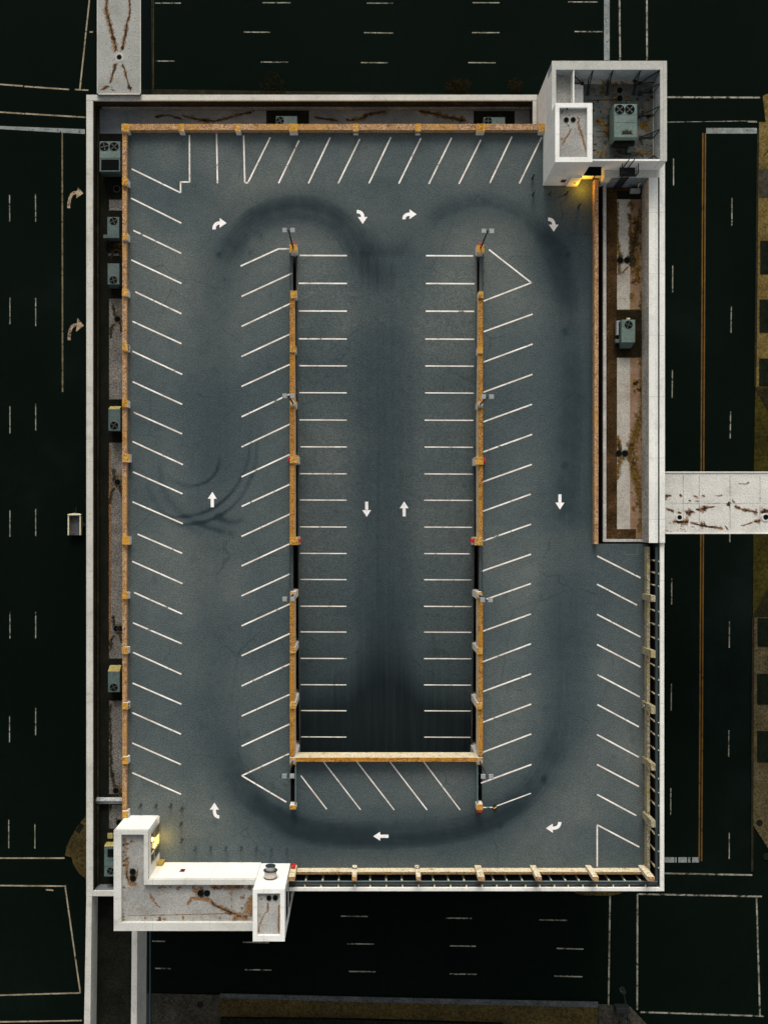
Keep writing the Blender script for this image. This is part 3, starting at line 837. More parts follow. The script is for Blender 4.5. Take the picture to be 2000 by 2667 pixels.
# ---------------------------------------------------------------- parapet walls and their pillars
ZP, ZC = 20.72, 21.0
def parapet_thing(label, loc): return thing("parapet_wall", label, "wall", loc)
def pillar(par, x0, y0, x1, y1, zb, zt, side='pface', cap='cap'):
    mb = MB(); a = P(x0, y0, zt); c = P(x1, y1, zt)
    xa, xb = sorted((a[0], c[0])); ya, yb = sorted((a[1], c[1]))
    mb.prism([(xa, ya), (xb, ya), (xb, yb), (xa, yb)], zb, zt-.03, 0)
    mb.bev(xa-.012, ya-.012, xb+.012, yb+.012, zt-.03, zt, .012, 1)
    return part(mb, "pillar", [M[side], M[cap]], par)
def bar(par, x0, y0, x1, y1, zb, zt, m, name="wall", side=None):
    mb = MB()
    a = P(x0, y0, zt); c = P(x1, y1, zt)
    xa, xb = sorted((a[0], c[0])); ya, yb = sorted((a[1], c[1]))
    mb.box(xa, ya, xb, yb, zb, zt-.03, 0)
    mb.bev(xa-.008, ya-.008, xb+.008, yb+.008, zt-.03, zt, .015, 1)
    return part(mb, name, [M[side or m], M[m]], par)

w = parapet_thing("long ochre parapet along the left edge of the deck, beside the dark roof strip", P(325, 1200, ZD))
bar(w, 319.5, 339, 330.5, 2128, ZL+.02, ZP, 'parN')
for yc, hw in ((473, 8), (616, 8.5), (762, 8.5), (905, 9), (1051, 9), (1193, 10.5), (1408, 10.5), (1551.5, 8.5), (1694.5, 8.5), (1839, 8.5), (1981, 9), (2123, 10)):
    wide = 337.5 if hw > 10 else 334
    pillar(w, 319, yc-hw, wide, yc+hw, ZL+.05, ZC+.02)
w = parapet_thing("ochre parapet along the top edge of the deck, below the white north coping", P(870, 330, ZD))
bar(w, 319, 323, 1420, 338.4, ZL+.02, ZP, 'parN')
for xc, hw in ((327, 9.5), (472.5, 6.5), (620, 6.5), (764, 10.5), (926.5, 6.3), (1089, 6.3), (1251.5, 10.5), (1412, 8.5)):
    pillar(w, xc-hw, 322.4, xc+hw, 342, ZL+.05, ZC+.02)

ZI = 20.95
wl_ = parapet_thing("golden parapet on the left side of the sunken ramp", P(762, 1300, ZD))
for a, b in ((776, 1399), (1557, 1968)):
    bar(wl_, 755.3, a, 767.3, b, 18.9, ZI, 'parI', side='parLit')
for y0, y1, x0, x1 in ((637, 656, 754, 774), (757, 776, 756.5, 773), (900, 917, 756, 770.5), (1043, 1060, 756, 771), (1186, 1206, 755.5, 777), (1399, 1419, 755, 777), (1541, 1559, 756, 770.5),
                       (1685, 1701, 756, 770), (1829, 1846, 755.5, 770), (2098, 2108, 755, 771.5)):
    pillar(wl_, x0, y0, x1, y1, 13.1 if y0 < 1980 else 19.8, 21.15 if y0 > 660 else 21.35)
wr = parapet_thing("golden parapet on the right side of the sunken ramp", P(1251, 1300, ZD))
for a, b in ((776, 1399), (1558, 1968)):
    bar(wr, 1245.5, a, 1257, b, 18.9, ZI, 'parI', side='parLit')
for y0, y1, x0, x1 in ((638, 658, 1241.5, 1260.5), (759, 776, 1246, 1258.5), (903, 920, 1244, 1257), (1046, 1062, 1244, 1257), (1190, 1210, 1237, 1258.5), (1399.5, 1420, 1237, 1256.5), (1542, 1560, 1241, 1255.5),
                       (1688, 1704, 1243, 1256), (1831, 1848, 1242, 1255.5), (2095, 2110, 1241, 1257)):
    pillar(wr, x0, y0, x1, y1, 13.1 if y0 < 1980 else 19.8, 21.15 if y0 > 660 else 21.35)
ws = parapet_thing("cream and golden cross parapet closing the bottom end of the sunken ramp", P(1005, 1978, ZD))
bar(ws, 771.3, 1973.5, 1241, 1984, 18.6, 21.0, 'parI', side='parLit')
pillar(ws, 755, 1973.5, 771, 1992, 13.1, 21.1); pillar(ws, 1241.5, 1973.5, 1257, 1992, 13.1, 21.1)
we = parapet_thing("speckled tan parapet beside the dark gap at the right edge of the deck", P(1552, 900, ZD))
bar(we, 1547.5, 468, 1557.5, 1417, 18.9, 20.9, 'parN')
wso = parapet_thing("cream parapet with tall piers along the bottom edge of the deck", P(1240, 2270, ZD))
bar(wso, 773, 2271.3, 1692, 2277.5, 18.9, 21.2, 'parLessLit', side='parLit')
for x0, x1 in ((752, 768), (917, 929), (1084.5, 1096), (1245, 1262), (1395, 1410), (1543.5, 1558), (1686, 1704)):
    pillar(wso, x0, 2284, x1, 2294.5, 18.9, 23.4, 'parLit', 'parN')
weo = parapet_thing("dull tan parapet with slanting looking tall piers along the lower right edge", P(1685, 1850, ZD))
bar(weo, 1684.5, 1424, 1691.5, 2271, 18.9, 21.0, 'parE', side='parE')
for y0, y1 in ((1551, 1567), (1694.5, 1713), (1839, 1859), (1989, 2007), (2137, 2155)):
    pillar(weo, 1695, y0, 1706, y1, 18.9, 23.2, 'parE', 'parE')

# cables and rails that close the gaps between the pillars
def barrier(name, label, x, y0, y1, zs_, m, r):
    t = thing(name, label, "barrier", P(x, (y0+y1)/2, ZD), "cable and rail barriers beside the sunken ramp")
    for z in zs_:
        mb = MB(); mb.tube(P(x, y0, z), P(x, y1, z), r, 8)
        part(mb, "cable" if r < .06 else "rail", M[m], t)
    mb = MB()
    k = 3
    for i in range(k):
        yy = y0 + (y1-y0)*(i+.5)/k
        c = P(x, yy, ZD); mb.box(c[0]-.03, c[1]-.03, c[0]+.03, c[1]+.03, ZD-.3, max(zs_)-.02)
    part(mb, "post", M[m], t)
barrier("cable_barrier", "dark cable barrier across the gap by the upper left lamp pillar", 756.5, 658, 756, (20.3, 20.55, 20.8), 'teal', .045)
barrier("cable_barrier", "dark cable barrier across the gap by the upper right lamp pillar", 1257.5, 660, 758, (20.3, 20.55, 20.8), 'teal', .045)
barrier("cable_barrier", "dark cable barrier across the middle gap on the left of the ramp", 755.5, 1420, 1541, (20.3, 20.55, 20.8), 'teal', .045)
barrier("cable_barrier", "dark cable barrier across the middle gap on the right of the ramp", 1255.5, 1421, 1542, (20.3, 20.55, 20.8), 'teal', .045)
barrier("guard_rail", "grey green guard rail below the lower left corner of the ramp", 770, 1993, 2098, (20.4, 20.9), 'rail', .07)
barrier("guard_rail", "grey green guard rail below the lower right corner of the ramp", 1243, 1993, 2095, (20.4, 20.9), 'rail', .07)

# steel frame between the parapet and the outer coping
def frame_thing(label, loc): return thing("steel_frame", label, "frame", loc, "steel frames behind the outer copings")
fs = frame_thing("dark steel frame with cream struts behind the bottom white coping", P(1230, 2300, ZD))
mb = MB(); mb.pbox(752, 2297, 1712, 2303, 21.55, 21.75); part(mb, "rail", M['teal'], fs)
mb = MB(); mb.pbox(752, 2295.8, 1712, 2297, 21.55, 21.80); part(mb, "rail_edge", M['rail'], fs)
mb = MB(); mb.pbox(752, 2287, 1712, 2315, 19.25, 19.35); part(mb, "walkway", speck("walkway_grating", (.035, .055, .06), (.055, .08, .085), (.08, .105, .11), 1, 6, .8, .2, .6), fs)
for x in (796, 840, 882, 964, 1006, 1047, 1129, 1168.5, 1209.5, 1286, 1321, 1361, 1437, 1474, 1509, 1588, 1629, 1669):
    mb = MB(); a = P(x, 2297, 21.5)
    mb.tube((a[0], a[1], 19.4), a, .09, 8); part(mb, "strut", M['cream'], fs)
    mb = MB(); mb.box(a[0]-.17, a[1]-.02, a[0]+.17, a[1]+.30, 19.36, 19.8); part(mb, "bracket", M['teal'], fs)
for x in (752, 794, 836, 881, 924, 964, 1006, 1048, 1090, 1131, 1173, 1214, 1255, 1293, 1330, 1368, 1405, 1443, 1479, 1517, 1553, 1596, 1637.5, 1680):
    mb = MB(); a = P(x, 2303.4, 21.6); b = P(x+.6, 2312, 21.7); mb.tube(a, b, .07, 8); part(mb, "stub", M['cream'], fs)
fe = frame_thing("dark steel frame with cream struts behind the lower right white coping", P(1708, 1850, ZD))
mb = MB(); mb.pbox(1706.3, 1424, 1712.5, 2296, 21.52, 21.72); part(mb, "rail", M['teal'], fe)
mb = MB(); mb.pbox(1698, 1420, 1722, 2286, 19.2, 19.3); part(mb, "walkway", M['membD'], fe)
for y in (1460, 1492, 1524.5, 1591, 1627, 1663, 1734.6, 1769, 1807.6, 1880, 1914, 1952, 2026, 2062, 2096, 2173, 2215, 2258):
    mb = MB(); a = P(1706, y, 21.5)
    mb.tube((a[0], a[1], 19.36), a, .09, 8); part(mb, "strut", M['cream'], fe)
    mb = MB(); a2 = P(1713, y+2, 21.6); b = P(1718, y+3, 21.7); mb.tube(a2, b, .07, 8); part(mb, "stub", M['cream'], fe)

# ---------------------------------------------------------------- stair tower, upper right
ne = thing("stair_tower", "tall pale grey stair tower with a walled roof yard at the upper right corner", "tower", (22.5, 38.5, 0))
ZY, ZT, ZB = 22.6, 24.7, 26.5
ZE0 = 22.32
x0, x1, y1 = 17.51, 28.23, 43.53
ys = 34.20
mb = MB(); mb.box(x0, ys, x1, y1, 0, ZY); part(mb, "wall", M['white'], ne)
bx0, bx1, by0, by1 = 17.5, 20.85, 33.48, 38.85
mb = MB(); mb.box(bx0, by0, bx1, by1, 0, ZB-.35); mb.box(bx0-.02, by0-.02, bx0+3.0, by0+.1, ZD, ZD+.12); shaft = part(mb, "stair_shaft", M['white'], ne)
def ring(parent, xa, ya, xb, yb, ws_, zb, zt, m, inner='white'):
    """coping ring, ws_ = widths (W, S, E, N)"""
    mb = MB(); W_, S_, E_, N_ = ws_
    mb.box(xa, ya, xa+W_, yb, zb, zt); mb.box(xb-E_, ya, xb, yb, zb, zt)
    mb.box(xa+W_, ya, xb-E_, ya+S_, zb, zt); mb.box(xa+W_, yb-N_, xb-E_, yb, zb, zt)
    return part(mb, "coping", [m], parent)
ring(shaft, bx0-.03, by0-.03, bx1+.03, by1+.03, (.39, .46, .46, .42), ZB-.35, ZB, M['white2'])
mb = MB(); mb.box(bx0+.3, by0+.3, bx1-.3, by1-.3, ZB-.5, ZB-.34)
zz = ZB-.33
for pts in ([(1487, 332, .12), (1480, 350, .1), (1472, 360, .15), (1462, 382, .12)], [(1505, 320, .15), (1508, 333, .18), (1516, 355, .15), (1521, 378, .18), (1526, 395, .1)], [(1500, 300, .15), (1508, 312, .12), (1504, 322, .15)]):
    mb.ribbon(pts, zz, 1)
for x, y in ((1481, 300), (1463, 362), (1517, 357), (1521, 375), (1507, 333), (1480, 327)): mb.blob(x, y, .16, .14, zz+.006, 1 if x % 2 else 2)
up = part(mb, "roof", [M['roof'], M['rust'], M['grime']], shaft, attr=True)
for (px, py) in ((1474, 312.5), (1492, 312)):
    mb = MB(); c = P(px, py, zz); mb.tube((c[0], c[1], zz-.1), (c[0], c[1], zz+.06), .23, 16, 0); mb.disc((c[0], c[1], zz+.064), .19, 16, 1)
    part(mb, "roof_drain", [M['trench'], M['hole']], shaft)
mb = MB(); mb.tube(P(1462, 296, zz+.1), P(1467, 284, zz+.6), .04, 6); mb.tube(P(1476, 285, zz), P(1477, 283, zz+.5), .06, 6); part(mb, "vent_pipe", M['black'], shaft)
# roof yard parapet
def wbox(name, a, b, c, d, zb, zt, m, parent, ch=0, cm=None):
    mb = MB(); mb.box(a, b, c, d, zb, zt); o = part(mb, name, m, parent); return o
wbox("yard_wall", x0, y1-.79, x1, y1, ZY, ZT, speck("corrugated_yard_wall", (.20, .23, .25), (.27, .30, .31), (.34, .36, .36), .6, 7, .8, .2, .3), ne)
wbox("yard_coping", x0-.02, y1-.80, x1+.02, y1+.02, ZT, ZT+.05, M['ycop'], ne)
wbox("yard_wall", x0, by1, x0+.36, y1-.80, ZY, ZT, M['white'], ne); wbox("yard_coping", x0-.02, by1, x0+.37, y1-.80, ZT, ZT+.05, M['ycop'], ne)
wbox("yard_wall", x1-.6, ys, x1, y1-.80, ZY, ZT, M['wallE'], ne); wbox("yard_coping", x1-.61, ys-.02, x1+.02, y1-.80, ZT, ZT+.05, M['ycop'], ne)
wbox("yard_wall", bx1, ys, x1-.61, ys+.14, ZY, ZT, M['white'], ne); wbox("yard_coping", bx1+.03, ys-.02, x1-.62, ys+.15, ZT, ZT+.04, M['white2'], ne)
dx = X(1492, ZT)
wbox("dividing_wall", dx, by1+.03, dx+.1, y1-.80, ZY, ZT, M['white'], ne)
mb = MB(); mb.box(x1-.6, ys-.03, x1-.002, ys-.021, ZE0, ZT); part(mb, 'wall', M['white'], ne)
# yard floor with stains
mb = MB()
mb.box(bx1+.03, ys+.14, x1-.6, y1-.80, ZY, ZY+.012)
zz = ZY + .02
mb.sheet(1493, 205, 1704, 219, ZY+.016, 3)
mb.sheet(1699, 215, 1704, 418, ZY+.016, 3)
for pts in ([(1560, 212, .3), (1580, 217, .35), (1600, 220, .3), (1612, 214, .25)], [(1610, 213, .2), (1630, 220, .3), (1645, 226, .2)], [(1567, 212, .2), (1568, 240, .2), (1572, 252, .12)], [(1643, 212, .3), (1655, 213, .4), (1656, 230, .2)],
            [(1545, 318, .4), (1560, 316, .5), (1580, 330, .5)], [(1570, 345, .3), (1580, 340, .5), (1585, 360, .4)], [(1660, 325, .4), (1680, 330, .6), (1690, 345, .3)], [(1660, 396, .3), (1690, 398, .3), (1698, 397, .2)],
            [(1545, 395, .4), (1565, 402, .3), (1585, 400, .4)], [(1592, 245, .3), (1600, 262, .4), (1595, 270, .3)], [(1640, 250, .3), (1632, 262, .5)]):
    mb.ribbon(pts, zz, 1)
for x, y, r in ((1556, 317, .25), (1612, 236, .5), (1612, 258, .55), (1655, 214, .35), (1565, 412, .3), (1602, 405, .35), (1575, 372, .3), (1668, 372, .4)): mb.blob(x, y, r, r, zz+.006, 2)
for pts in ([(1520, 262, .05), (1590, 260, .08), (1650, 262, .05)], [(1545, 343, .06), (1590, 342, .05)], [(1545, 357, .05), (1590, 356, .08)], [(1500, 300, .3), (1520, 330, .3), (1550, 360, .2)], [(1590, 275, .4), (1586, 330, .5), (1590, 370, .4)], [(1600, 395, .5), (1640, 400, .4), (1680, 405, .3)]):
    mb.ribbon(pts, zz+.006, 2)
for k in range(70): mb.blob(random.uniform(1535, 1698), random.uniform(225, 412), random.uniform(.1, .4), random.uniform(.1, .35), zz+.003, random.choice((1, 2, 2)))
part(mb, "yard_roof", [M['roofY'], M['rustY'], M['grime'], M['roof']], ne, attr=True)
mb = MB(); mb.box(x0+.36, by1+.03, dx, y1-.80, ZY, ZY+.9); part(mb, "side_roof", speck("grey_side_roof", (.24, .24, .23), (.30, .30, .28), (.36, .36, .33), .6, 7, .9, .1, .4), ne)
for (px, py) in ((1613, 236), (1613, 256)):
    mb = MB(); c = P(px, py, ZY); mb.tube((c[0], c[1], ZY), (c[0], c[1], ZY+.12), .24, 16); part(mb, "roof_drain", M['hole'], ne)
# screen braces
SB = [((1543.5, 183), (1532, 206), (1530, 244)), ((1595.5, 183), (1583, 206), (1580, 244)), ((1667, 183), (1652, 207), (1649.5, 244)),
      ((1718, 218), (1702.6, 240), (1665, 242)), ((1718, 277), (1702.6, 299), (1666, 300)), ((1717.5, 337), (1702, 357), (1667, 358)), ((1717, 184), (1703, 215), (1665, 217)), ((1494, 197), (1494, 216), (1516, 218)), ((1716, 418), (1702, 405), (1690, 416))]
wh = ["against the left part of the top wall", "against the middle of the top wall", "against the right part of the top wall", "against the right wall, just below the corner one", "against the right wall, level with the twin fans", "against the right wall, level with the unit's hood", "in the top right corner", "against the left dividing wall", "in the lower right corner"]
for (a, b, c), wtxt in zip(SB, wh):
    A3, B3, C3 = Vector(P(*a, ZT-.1)), Vector(P(*b, ZY+.08)), Vector(P(*c, ZY+.08))
    t = thing("screen_brace", "black steel brace of the roof yard " + wtxt, "brace", C3, "black braces of the roof yard")
    mb = MB(); mb.tube(A3, C3, .055, 6); part(mb, "strut", M['black'], t)
    mb = MB(); mb.tube(B3, C3, .05, 6); part(mb, "floor_bar", M['black'], t)
    mb = MB(); mb.tube(A3 - Vector((0, 0, .02)), B3, .045, 6); part(mb, "upright", M['black'], t)
    mb = MB(); mb.box(C3.x-.14, C3.y-.14, C3.x+.14, C3.y+.14, ZY+.02, ZY+.2); part(mb, "foot_block", M['black'], t)
# doorway facing the deck
def at_wall_S(px, z, y): return (px - CX)*(H-z)/F
dr = MB()
da, db = 20.6, 22.2
yw = 33.48
# canopy return at the right of the shaft, door inside
mb = MB(); mb.box(bx1+.0, 33.42, 22.5, ys-.002, 22.9, 23.15); part(mb, "canopy", M['hole'], ne)
mb = MB(); mb.box(19.75, 33.36, 20.80, 33.475, ZD+.02, 22.45); mb.box(21.0, 34.08, 22.3, 34.19, ZD+.02, 22.6); door = part(mb, "door", M['lit'], ne)
mb = MB(); mb.box(20.35, 33.33, 20.5, 33.36, 20.9, 21.15); part(mb, "handle", M['black'], door)
mb = MB(); mb.box(20.92, 34.06, 20.99, 34.19, ZD+.02, 22.7); mb.box(22.31, 34.06, 22.38, 34.19, ZD+.02, 22.7); mb.box(20.92, 34.06, 22.38, 34.19, 22.61, 22.75); part(mb, "door_frame", M['black'], ne)
mb = MB(); mb.box(21.3, 33.60, 22.1, 33.9, 22.80, 22.895); part(mb, "door_lamp", M['lamp'], ne)
l = bpy.data.lights.new("door_light", 'POINT'); l.energy = 115; l.color = (1.0, .50, .03); l.shadow_soft_size = .2
lo = bpy.data.objects.new("door_light", l); COL.objects.link(lo); lo.location = (21.2, 33.05, 20.9)

# wall plates: black panel with a red stripe
def plate(label, c, ux, uz, nrm):
    t = thing("wall_plate", label, "sign", c)
    c = Vector(c); ux = Vector(ux); uz = Vector(uz); n = Vector(nrm)
    def q(w_, h_, dz, off, name, m):
        mb = MB(); p = c + uz*dz
        pts = [p - ux*w_ - uz*h_, p + ux*w_ - uz*h_, p + ux*w_ + uz*h_, p - ux*w_ + uz*h_]
        front = [v + n*off for v in pts]; back = [v + n*.005 for v in pts]
        mb.face(front); mb.face(back[::-1])
        for i in range(4): mb.face([back[i], back[(i+1) % 4], front[(i+1) % 4], front[i]])
        part(mb, name, m, t)
    q(.22, .26, .0, .03, "panel", M['sign']); q(.26, .10, .42, .035, "stripe", M['red'])
plate("small black and red wall plate beside the lit doorway at the upper right", (19.25, 33.48, 21.2), (1, 0, 0), (0, 0, 1), (0, -1, 0))

# ---------------------------------------------------------------- raised block along the right edge
eb = thing("roof_block", "raised service roof with brown membrane and pale panel along the right edge", "building", (26, 15, 13))
ZR, ZK, ZE = 19.6, 20.0, 22.3
ex0, ey0, ey1 = 23.4, -1.55, 33.48
mb = MB(); mb.box(ex0, ey0, 28.25, ey1, 13.05, ZR-.01); part(mb, "wall", M['trench'], eb)
mb = MB()
mb.box(ex0, ey0+.27, ex0+.30, ey1-.0, ZR-.01, ZK); mb.box(ex0, ey0, 27.27, ey0+.27, ZR-.01, ZK); part(mb, "kerb", speck("pale_roof_kerb", (.30, .29, .26), (.40, .39, .36), (.52, .50, .46), .8, 6, .9, .1, .5), eb)
mb = MB(); mb.box(27.28, ey0-.05, 28.1, ey1, ZR-.01, ZE-.2); part(mb, "inner_wall", M['wallT'], eb)
mb = MB(); mb.box(27.26, ey0-.07, 28.1, ey1-.01, ZE-.2, ZE); part(mb, "coping", M['copingE'], eb)
mb = MB(); mb.box(28.1, ey0-.05, 28.29, ey1, ZR-.01, ZE-.3); part(mb, "shade_recess", M['ledge'], eb)  # dark recess standing in for the step shade beside the coping
mb = MB(); mb.box(22.98, ey1, 28.27, 34.19, ZR-.02, ZE-.004); part(mb, "coping", M['coping'], eb)
mb = MB(); mb.box(ex0+.3, ey1-.06, 27.27, ey1-.001, ZR, ZE-.1); part(mb, "inner_wall", M['ledge'], eb)
mb = MB()
mb.sheet(1572, 486, 1690, 1410, ZR, 0)
for a in ((1606, 519, 1671, 806), (1606, 932, 1671, 1378)): mb.sheet(*a, ZR+.012, 1)
for a in ((1640, 519, 1671, 806), (1640, 932, 1671, 1378)): mb.sheet(*a, ZR+.018, 2)
mb.sheet(1655, 1378, 1671, 1402, ZR+.012, 2)
mb.sheet(1671, 495, 1677, 1402, ZR+.012, 2)
zz = ZR + .026
for pts in ([(1673, 500, .2), (1672, 560, .25), (1664, 575, .45), (1655, 610, .5), (1648, 640, .45), (1652, 690, .5), (1656, 715, .3), (1668, 740, .2)], [(1608, 520, .12), (1607, 620, .16), (1610, 650, .25), (1614, 672, .3), (1610, 720, .15)],
            [(1672, 760, .2), (1672, 800, .3), (1673, 940, .25), (1672, 1060, .3), (1662, 1110, .35), (1648, 1150, .45), (1636, 1180, .5), (1650, 1215, .45), (1660, 1260, .4), (1670, 1330, .3)], [(1607, 1130, .15), (1612, 1160, .3), (1618, 1190, .35), (1610, 1215, .25), (1606, 1260, .15)],
            [(1640, 560, .15), (1642, 640, .2), (1640, 700, .2)], [(1672, 1340, .3), (1668, 1390, .4)], [(1612, 720, .15), (1630, 700, .1), (1640, 690, .2)]):
    mb.ribbon([(p[0], p[1], p[2]*1.7) for p in pts], zz, 3)
for pts in ([(1660, 580, .2), (1652, 630, .3), (1646, 660, .3), (1648, 700, .35)], [(1612, 660, .2), (1614, 675, .28), (1612, 690, .12)], [(1607, 1150, .2), (1613, 1166, .28), (1616, 1180, .2)], [(1612, 1196, .25), (1610, 1206, .25)], [(1650, 1150, .2), (1640, 1168, .25)], [(1645, 1190, .2), (1652, 1220, .2)]):
    mb.ribbon([(p[0], p[1], p[2]*1.25) for p in pts], zz+.006, 4)
for k in range(60):
    mb.blob(random.uniform(1636, 1672), random.choice((random.uniform(525, 800), random.uniform(935, 1375))), random.uniform(.15, .5), random.uniform(.15, .6), zz+.003, 3)
part(mb, "roof", [M['memb'], M['roofP'], M['roofT'], M['rustY'], M['grime']], eb, attr=True)
brn = speck("dark_brown_mat", (.010, .008, .004), (.018, .014, .007), (.035, .024, .012), .6, 7, .95, .05, .9)
for q, z_, m_ in (((1606, 497, 1671, 519), .012, M['membD']), ((1609, 1378, 1655, 1402), .024, M['memb']), ((1604, 809, 1672, 929), .03, brn)):  # the first is the tower's shadow, painted as a black sheet
    mb = MB(); mb.sheet(*q, ZR+z_); part(mb, "mat_shade_sheet", m_, eb)
for (a, b) in ((1614, 678), (1632, 678), (1609.5, 1181), (1626, 1181)):
    mb = MB(); c = P(a, b, ZR); mb.tube((c[0], c[1], ZR), (c[0], c[1], ZR+.09), .33, 18, 0); mb.disc((c[0], c[1], ZR+.094), .27, 18, 1); part(mb, "roof_drain", [M['trench'], M['hole']], eb)
# access balcony and ladder on the tower wall
bl = thing("access_ladder", "black caged landing and ladder on the stair tower wall above the brown roof", "ladder", (25.0, 34.0, ZR))
yb_ = 34.15
fx0, fx1 = X(1614, 23.2), X(1655, 23.2); fy = Y(458, 23.2)
mb = MB(); mb.box(fx0, fy, fx1, yb_, 22.95, 23.03); part(mb, "landing", M['black'], bl)
mb = MB()
for xx in (fx0, fx1):
    mb.tube((xx, yb_, 24.1), (xx, fy, 24.1), .05, 6); mb.tube((xx, fy, 23), (xx, fy, 24.1), .05, 6); mb.tube((xx, yb_, 23.5), (xx, fy, 23.5), .04, 6)
mb.tube((fx0, fy, 24.1), (fx0+.5, fy, 24.1), .05, 6); mb.tube((fx0, fy, 23.5), (fx1, fy, 23.5), .04, 6); part(mb, "guard_rail", M['black'], bl)
mb = MB()
for xx in (24.55, 25.15): mb.tube((xx, ey1-.12, ZR), (xx, ey1-.12, 22.9), .05, 6)
for k in range(10): mb.tube((24.45, ey1-.12, ZR+.25+k*.3), (25.25, ey1-.12, ZR+.25+k*.3), .035, 6)
for xx in (24.6, 25.1): mb.tube((xx, yb_, 23), (xx, yb_, 25.2), .05, 6)
part(mb, "ladder", M['black'], bl)
bxs = thing("junction_box", "small pale metal box with a bent conduit on the brown roof below the ladder", "box", P(1655, 497, ZR))
mb = MB(); mb.pbox(1642, 490, 1667, 501, ZR+.3, ZR+.75, b=.03); part(mb, "cabinet", M['lampg'], bxs)
mb = MB(); mb.pbox(1639, 501, 1664, 505, ZR+.05, ZR+.3); part(mb, "stand", M['memb'], bxs)
mb = MB(); pts = [P(1661, 489, ZR+.6), P(1663, 480, ZR+1.0), P(1671, 474, ZR+1.3), P(1674, 467, ZR+1.8)]
for a, b in zip(pts[:-1], pts[1:]): mb.tube(a, b, .05, 6)
part(mb, "conduit", M['cream'], bxs)
hat = thing("floor_hatch", "thin rectangular metal outline of a floor hatch on the dark deck below the brown roof", "hatch", P(1643, 1430, ZD))
mb = MB()
for a in ((1627, 1444, 1659, 1444), (1658, 1418, 1658, 1444), (1627, 1436, 1627, 1444)): mb.line(*a, .05, ZD+.008)
part(mb, "frame", M['rail'], hat)
mb = MB(); mb.sheet(1627.5, 1418, 1657.5, 1443.5, ZD+.005); part(mb, "cover", mat("hatch_cover", (.05, .065, .066), .8, .2), hat)

# ---------------------------------------------------------------- stair tower, lower left
sw = thing("stair_tower", "low L shaped white stair tower with stained flat roof at the lower left corner", "tower", (-20, -34, 0))
ZQ = 25.0
wx0, wx1 = -23.39, -20.22; wy1, wyl, wy0 = -28.43, -33.05, -37.79; wxe = -10.19
mb = MB()
mb.prism([(wx0, wy0), (wxe, wy0), (wxe, wyl), (wx1, wyl), (wx1, wy1), (wx0, wy1)], 0, ZQ-.5)
part(mb, "wall", M['white2'], sw)
mb = MB(); e = .02
def cb(a, b, c, d): mb.box(a, b, c, d, ZQ-.5, ZQ)
cb(wx0-e, wy0-e, wx0+.68, wy1+e); cb(wx0+.68, wy1-.38, wx1+e, wy1+e); cb(wx1-.38, wyl-.45, wx1+e, wy1-.38); cb(wx1+e, wyl-.45, wxe, wyl+e); cb(wx0+.68, wy0-e, wxe, wy0+.73)
part(mb, "coping", M['copingW'], sw)
mb = MB(); zq = ZQ-.46
mb.prism([(wx0+.5, wy0+.5), (wxe, wy0+.5), (wxe, wyl-.3), (wx1-.2, wyl-.3), (wx1-.2, wy1-.2), (wx0+.5, wy1-.2)], ZQ-.5, zq)
zz = zq + .006
for pts in ([(328, 2232, .2), (332, 2250, .25), (330, 2275, .3), (338, 2298, .3), (345, 2304, .4), (356, 2296, .2)], [(360, 2262, .12), (356, 2282, .2), (350, 2300, .2)], [(388, 2326, .15), (398, 2340, .2), (410, 2358, .15), (421, 2366, .08)],
            [(491, 2344, .1), (489, 2358, .1), (500, 2340, .2), (524, 2338, .3), (545, 2344, .3), (562, 2358, .3), (585, 2368, .35), (610, 2380, .4), (650, 2395, .5)], [(545, 2312, .4), (580, 2311, .35), (640, 2307, .4)], [(500, 2312, .3), (515, 2322, .5), (532, 2310, .3)],
            [(654, 2330, .5), (652, 2370, .6), (645, 2395, .7)], [(330, 2384, .05), (450, 2383, .06), (640, 2378, .06)]):
    mb.ribbon([(p[0], p[1], p[2]) for p in pts], zz, 1)
for pts in ([(549, 2343, .12), (560, 2358, .14), (585, 2369, .12), (612, 2381, .15)], [(332, 2262, .08), (331, 2280, .12), (338, 2298, .12)], [(388, 2327, .09), (396, 2338, .12)], [(548, 2314, .15), (575, 2312, .12)]):
    mb.ribbon(pts, zz+.006, 2)
mb.blob(348, 2279, .55, 1.0, zz+.006, 2); mb.blob(530, 2326, .95, .55, zz+.006, 2)
for k in range(70):
    q = random.choice(((random.uniform(318, 326), random.uniform(2180, 2400)), (random.uniform(318, 655), random.uniform(2390, 2402)), (random.uniform(600, 656), random.uniform(2308, 2400)), (random.uniform(400, 656), random.uniform(2307, 2316)), (random.uniform(322, 345), random.uniform(2190, 2260))))
    mb.blob(*q, random.uniform(.1, .35), random.uniform(.1, .3), zz, 1)
part(mb, "roof", [M['roof'], M['rust'], M['grime']], sw, attr=True)
mb = MB(); mb.box(X(442, zq), Y(2403, zq), X(497, zq), Y(2400, zq), zq+.01, zq+.06); part(mb, "loose_flashing", M['black'], sw)
for (a, b) in ((347, 2270), (347.5, 2287), (523, 2326), (540, 2326)):
    mb = MB(); c = P(a, b, zq); mb.tube((c[0], c[1], zq), (c[0], c[1], zq+.08), .30, 18, 0); mb.disc((c[0], c[1], zq+.084), .25, 18, 1); part(mb, "roof_drain", [M['trench'], M['hole']], sw)
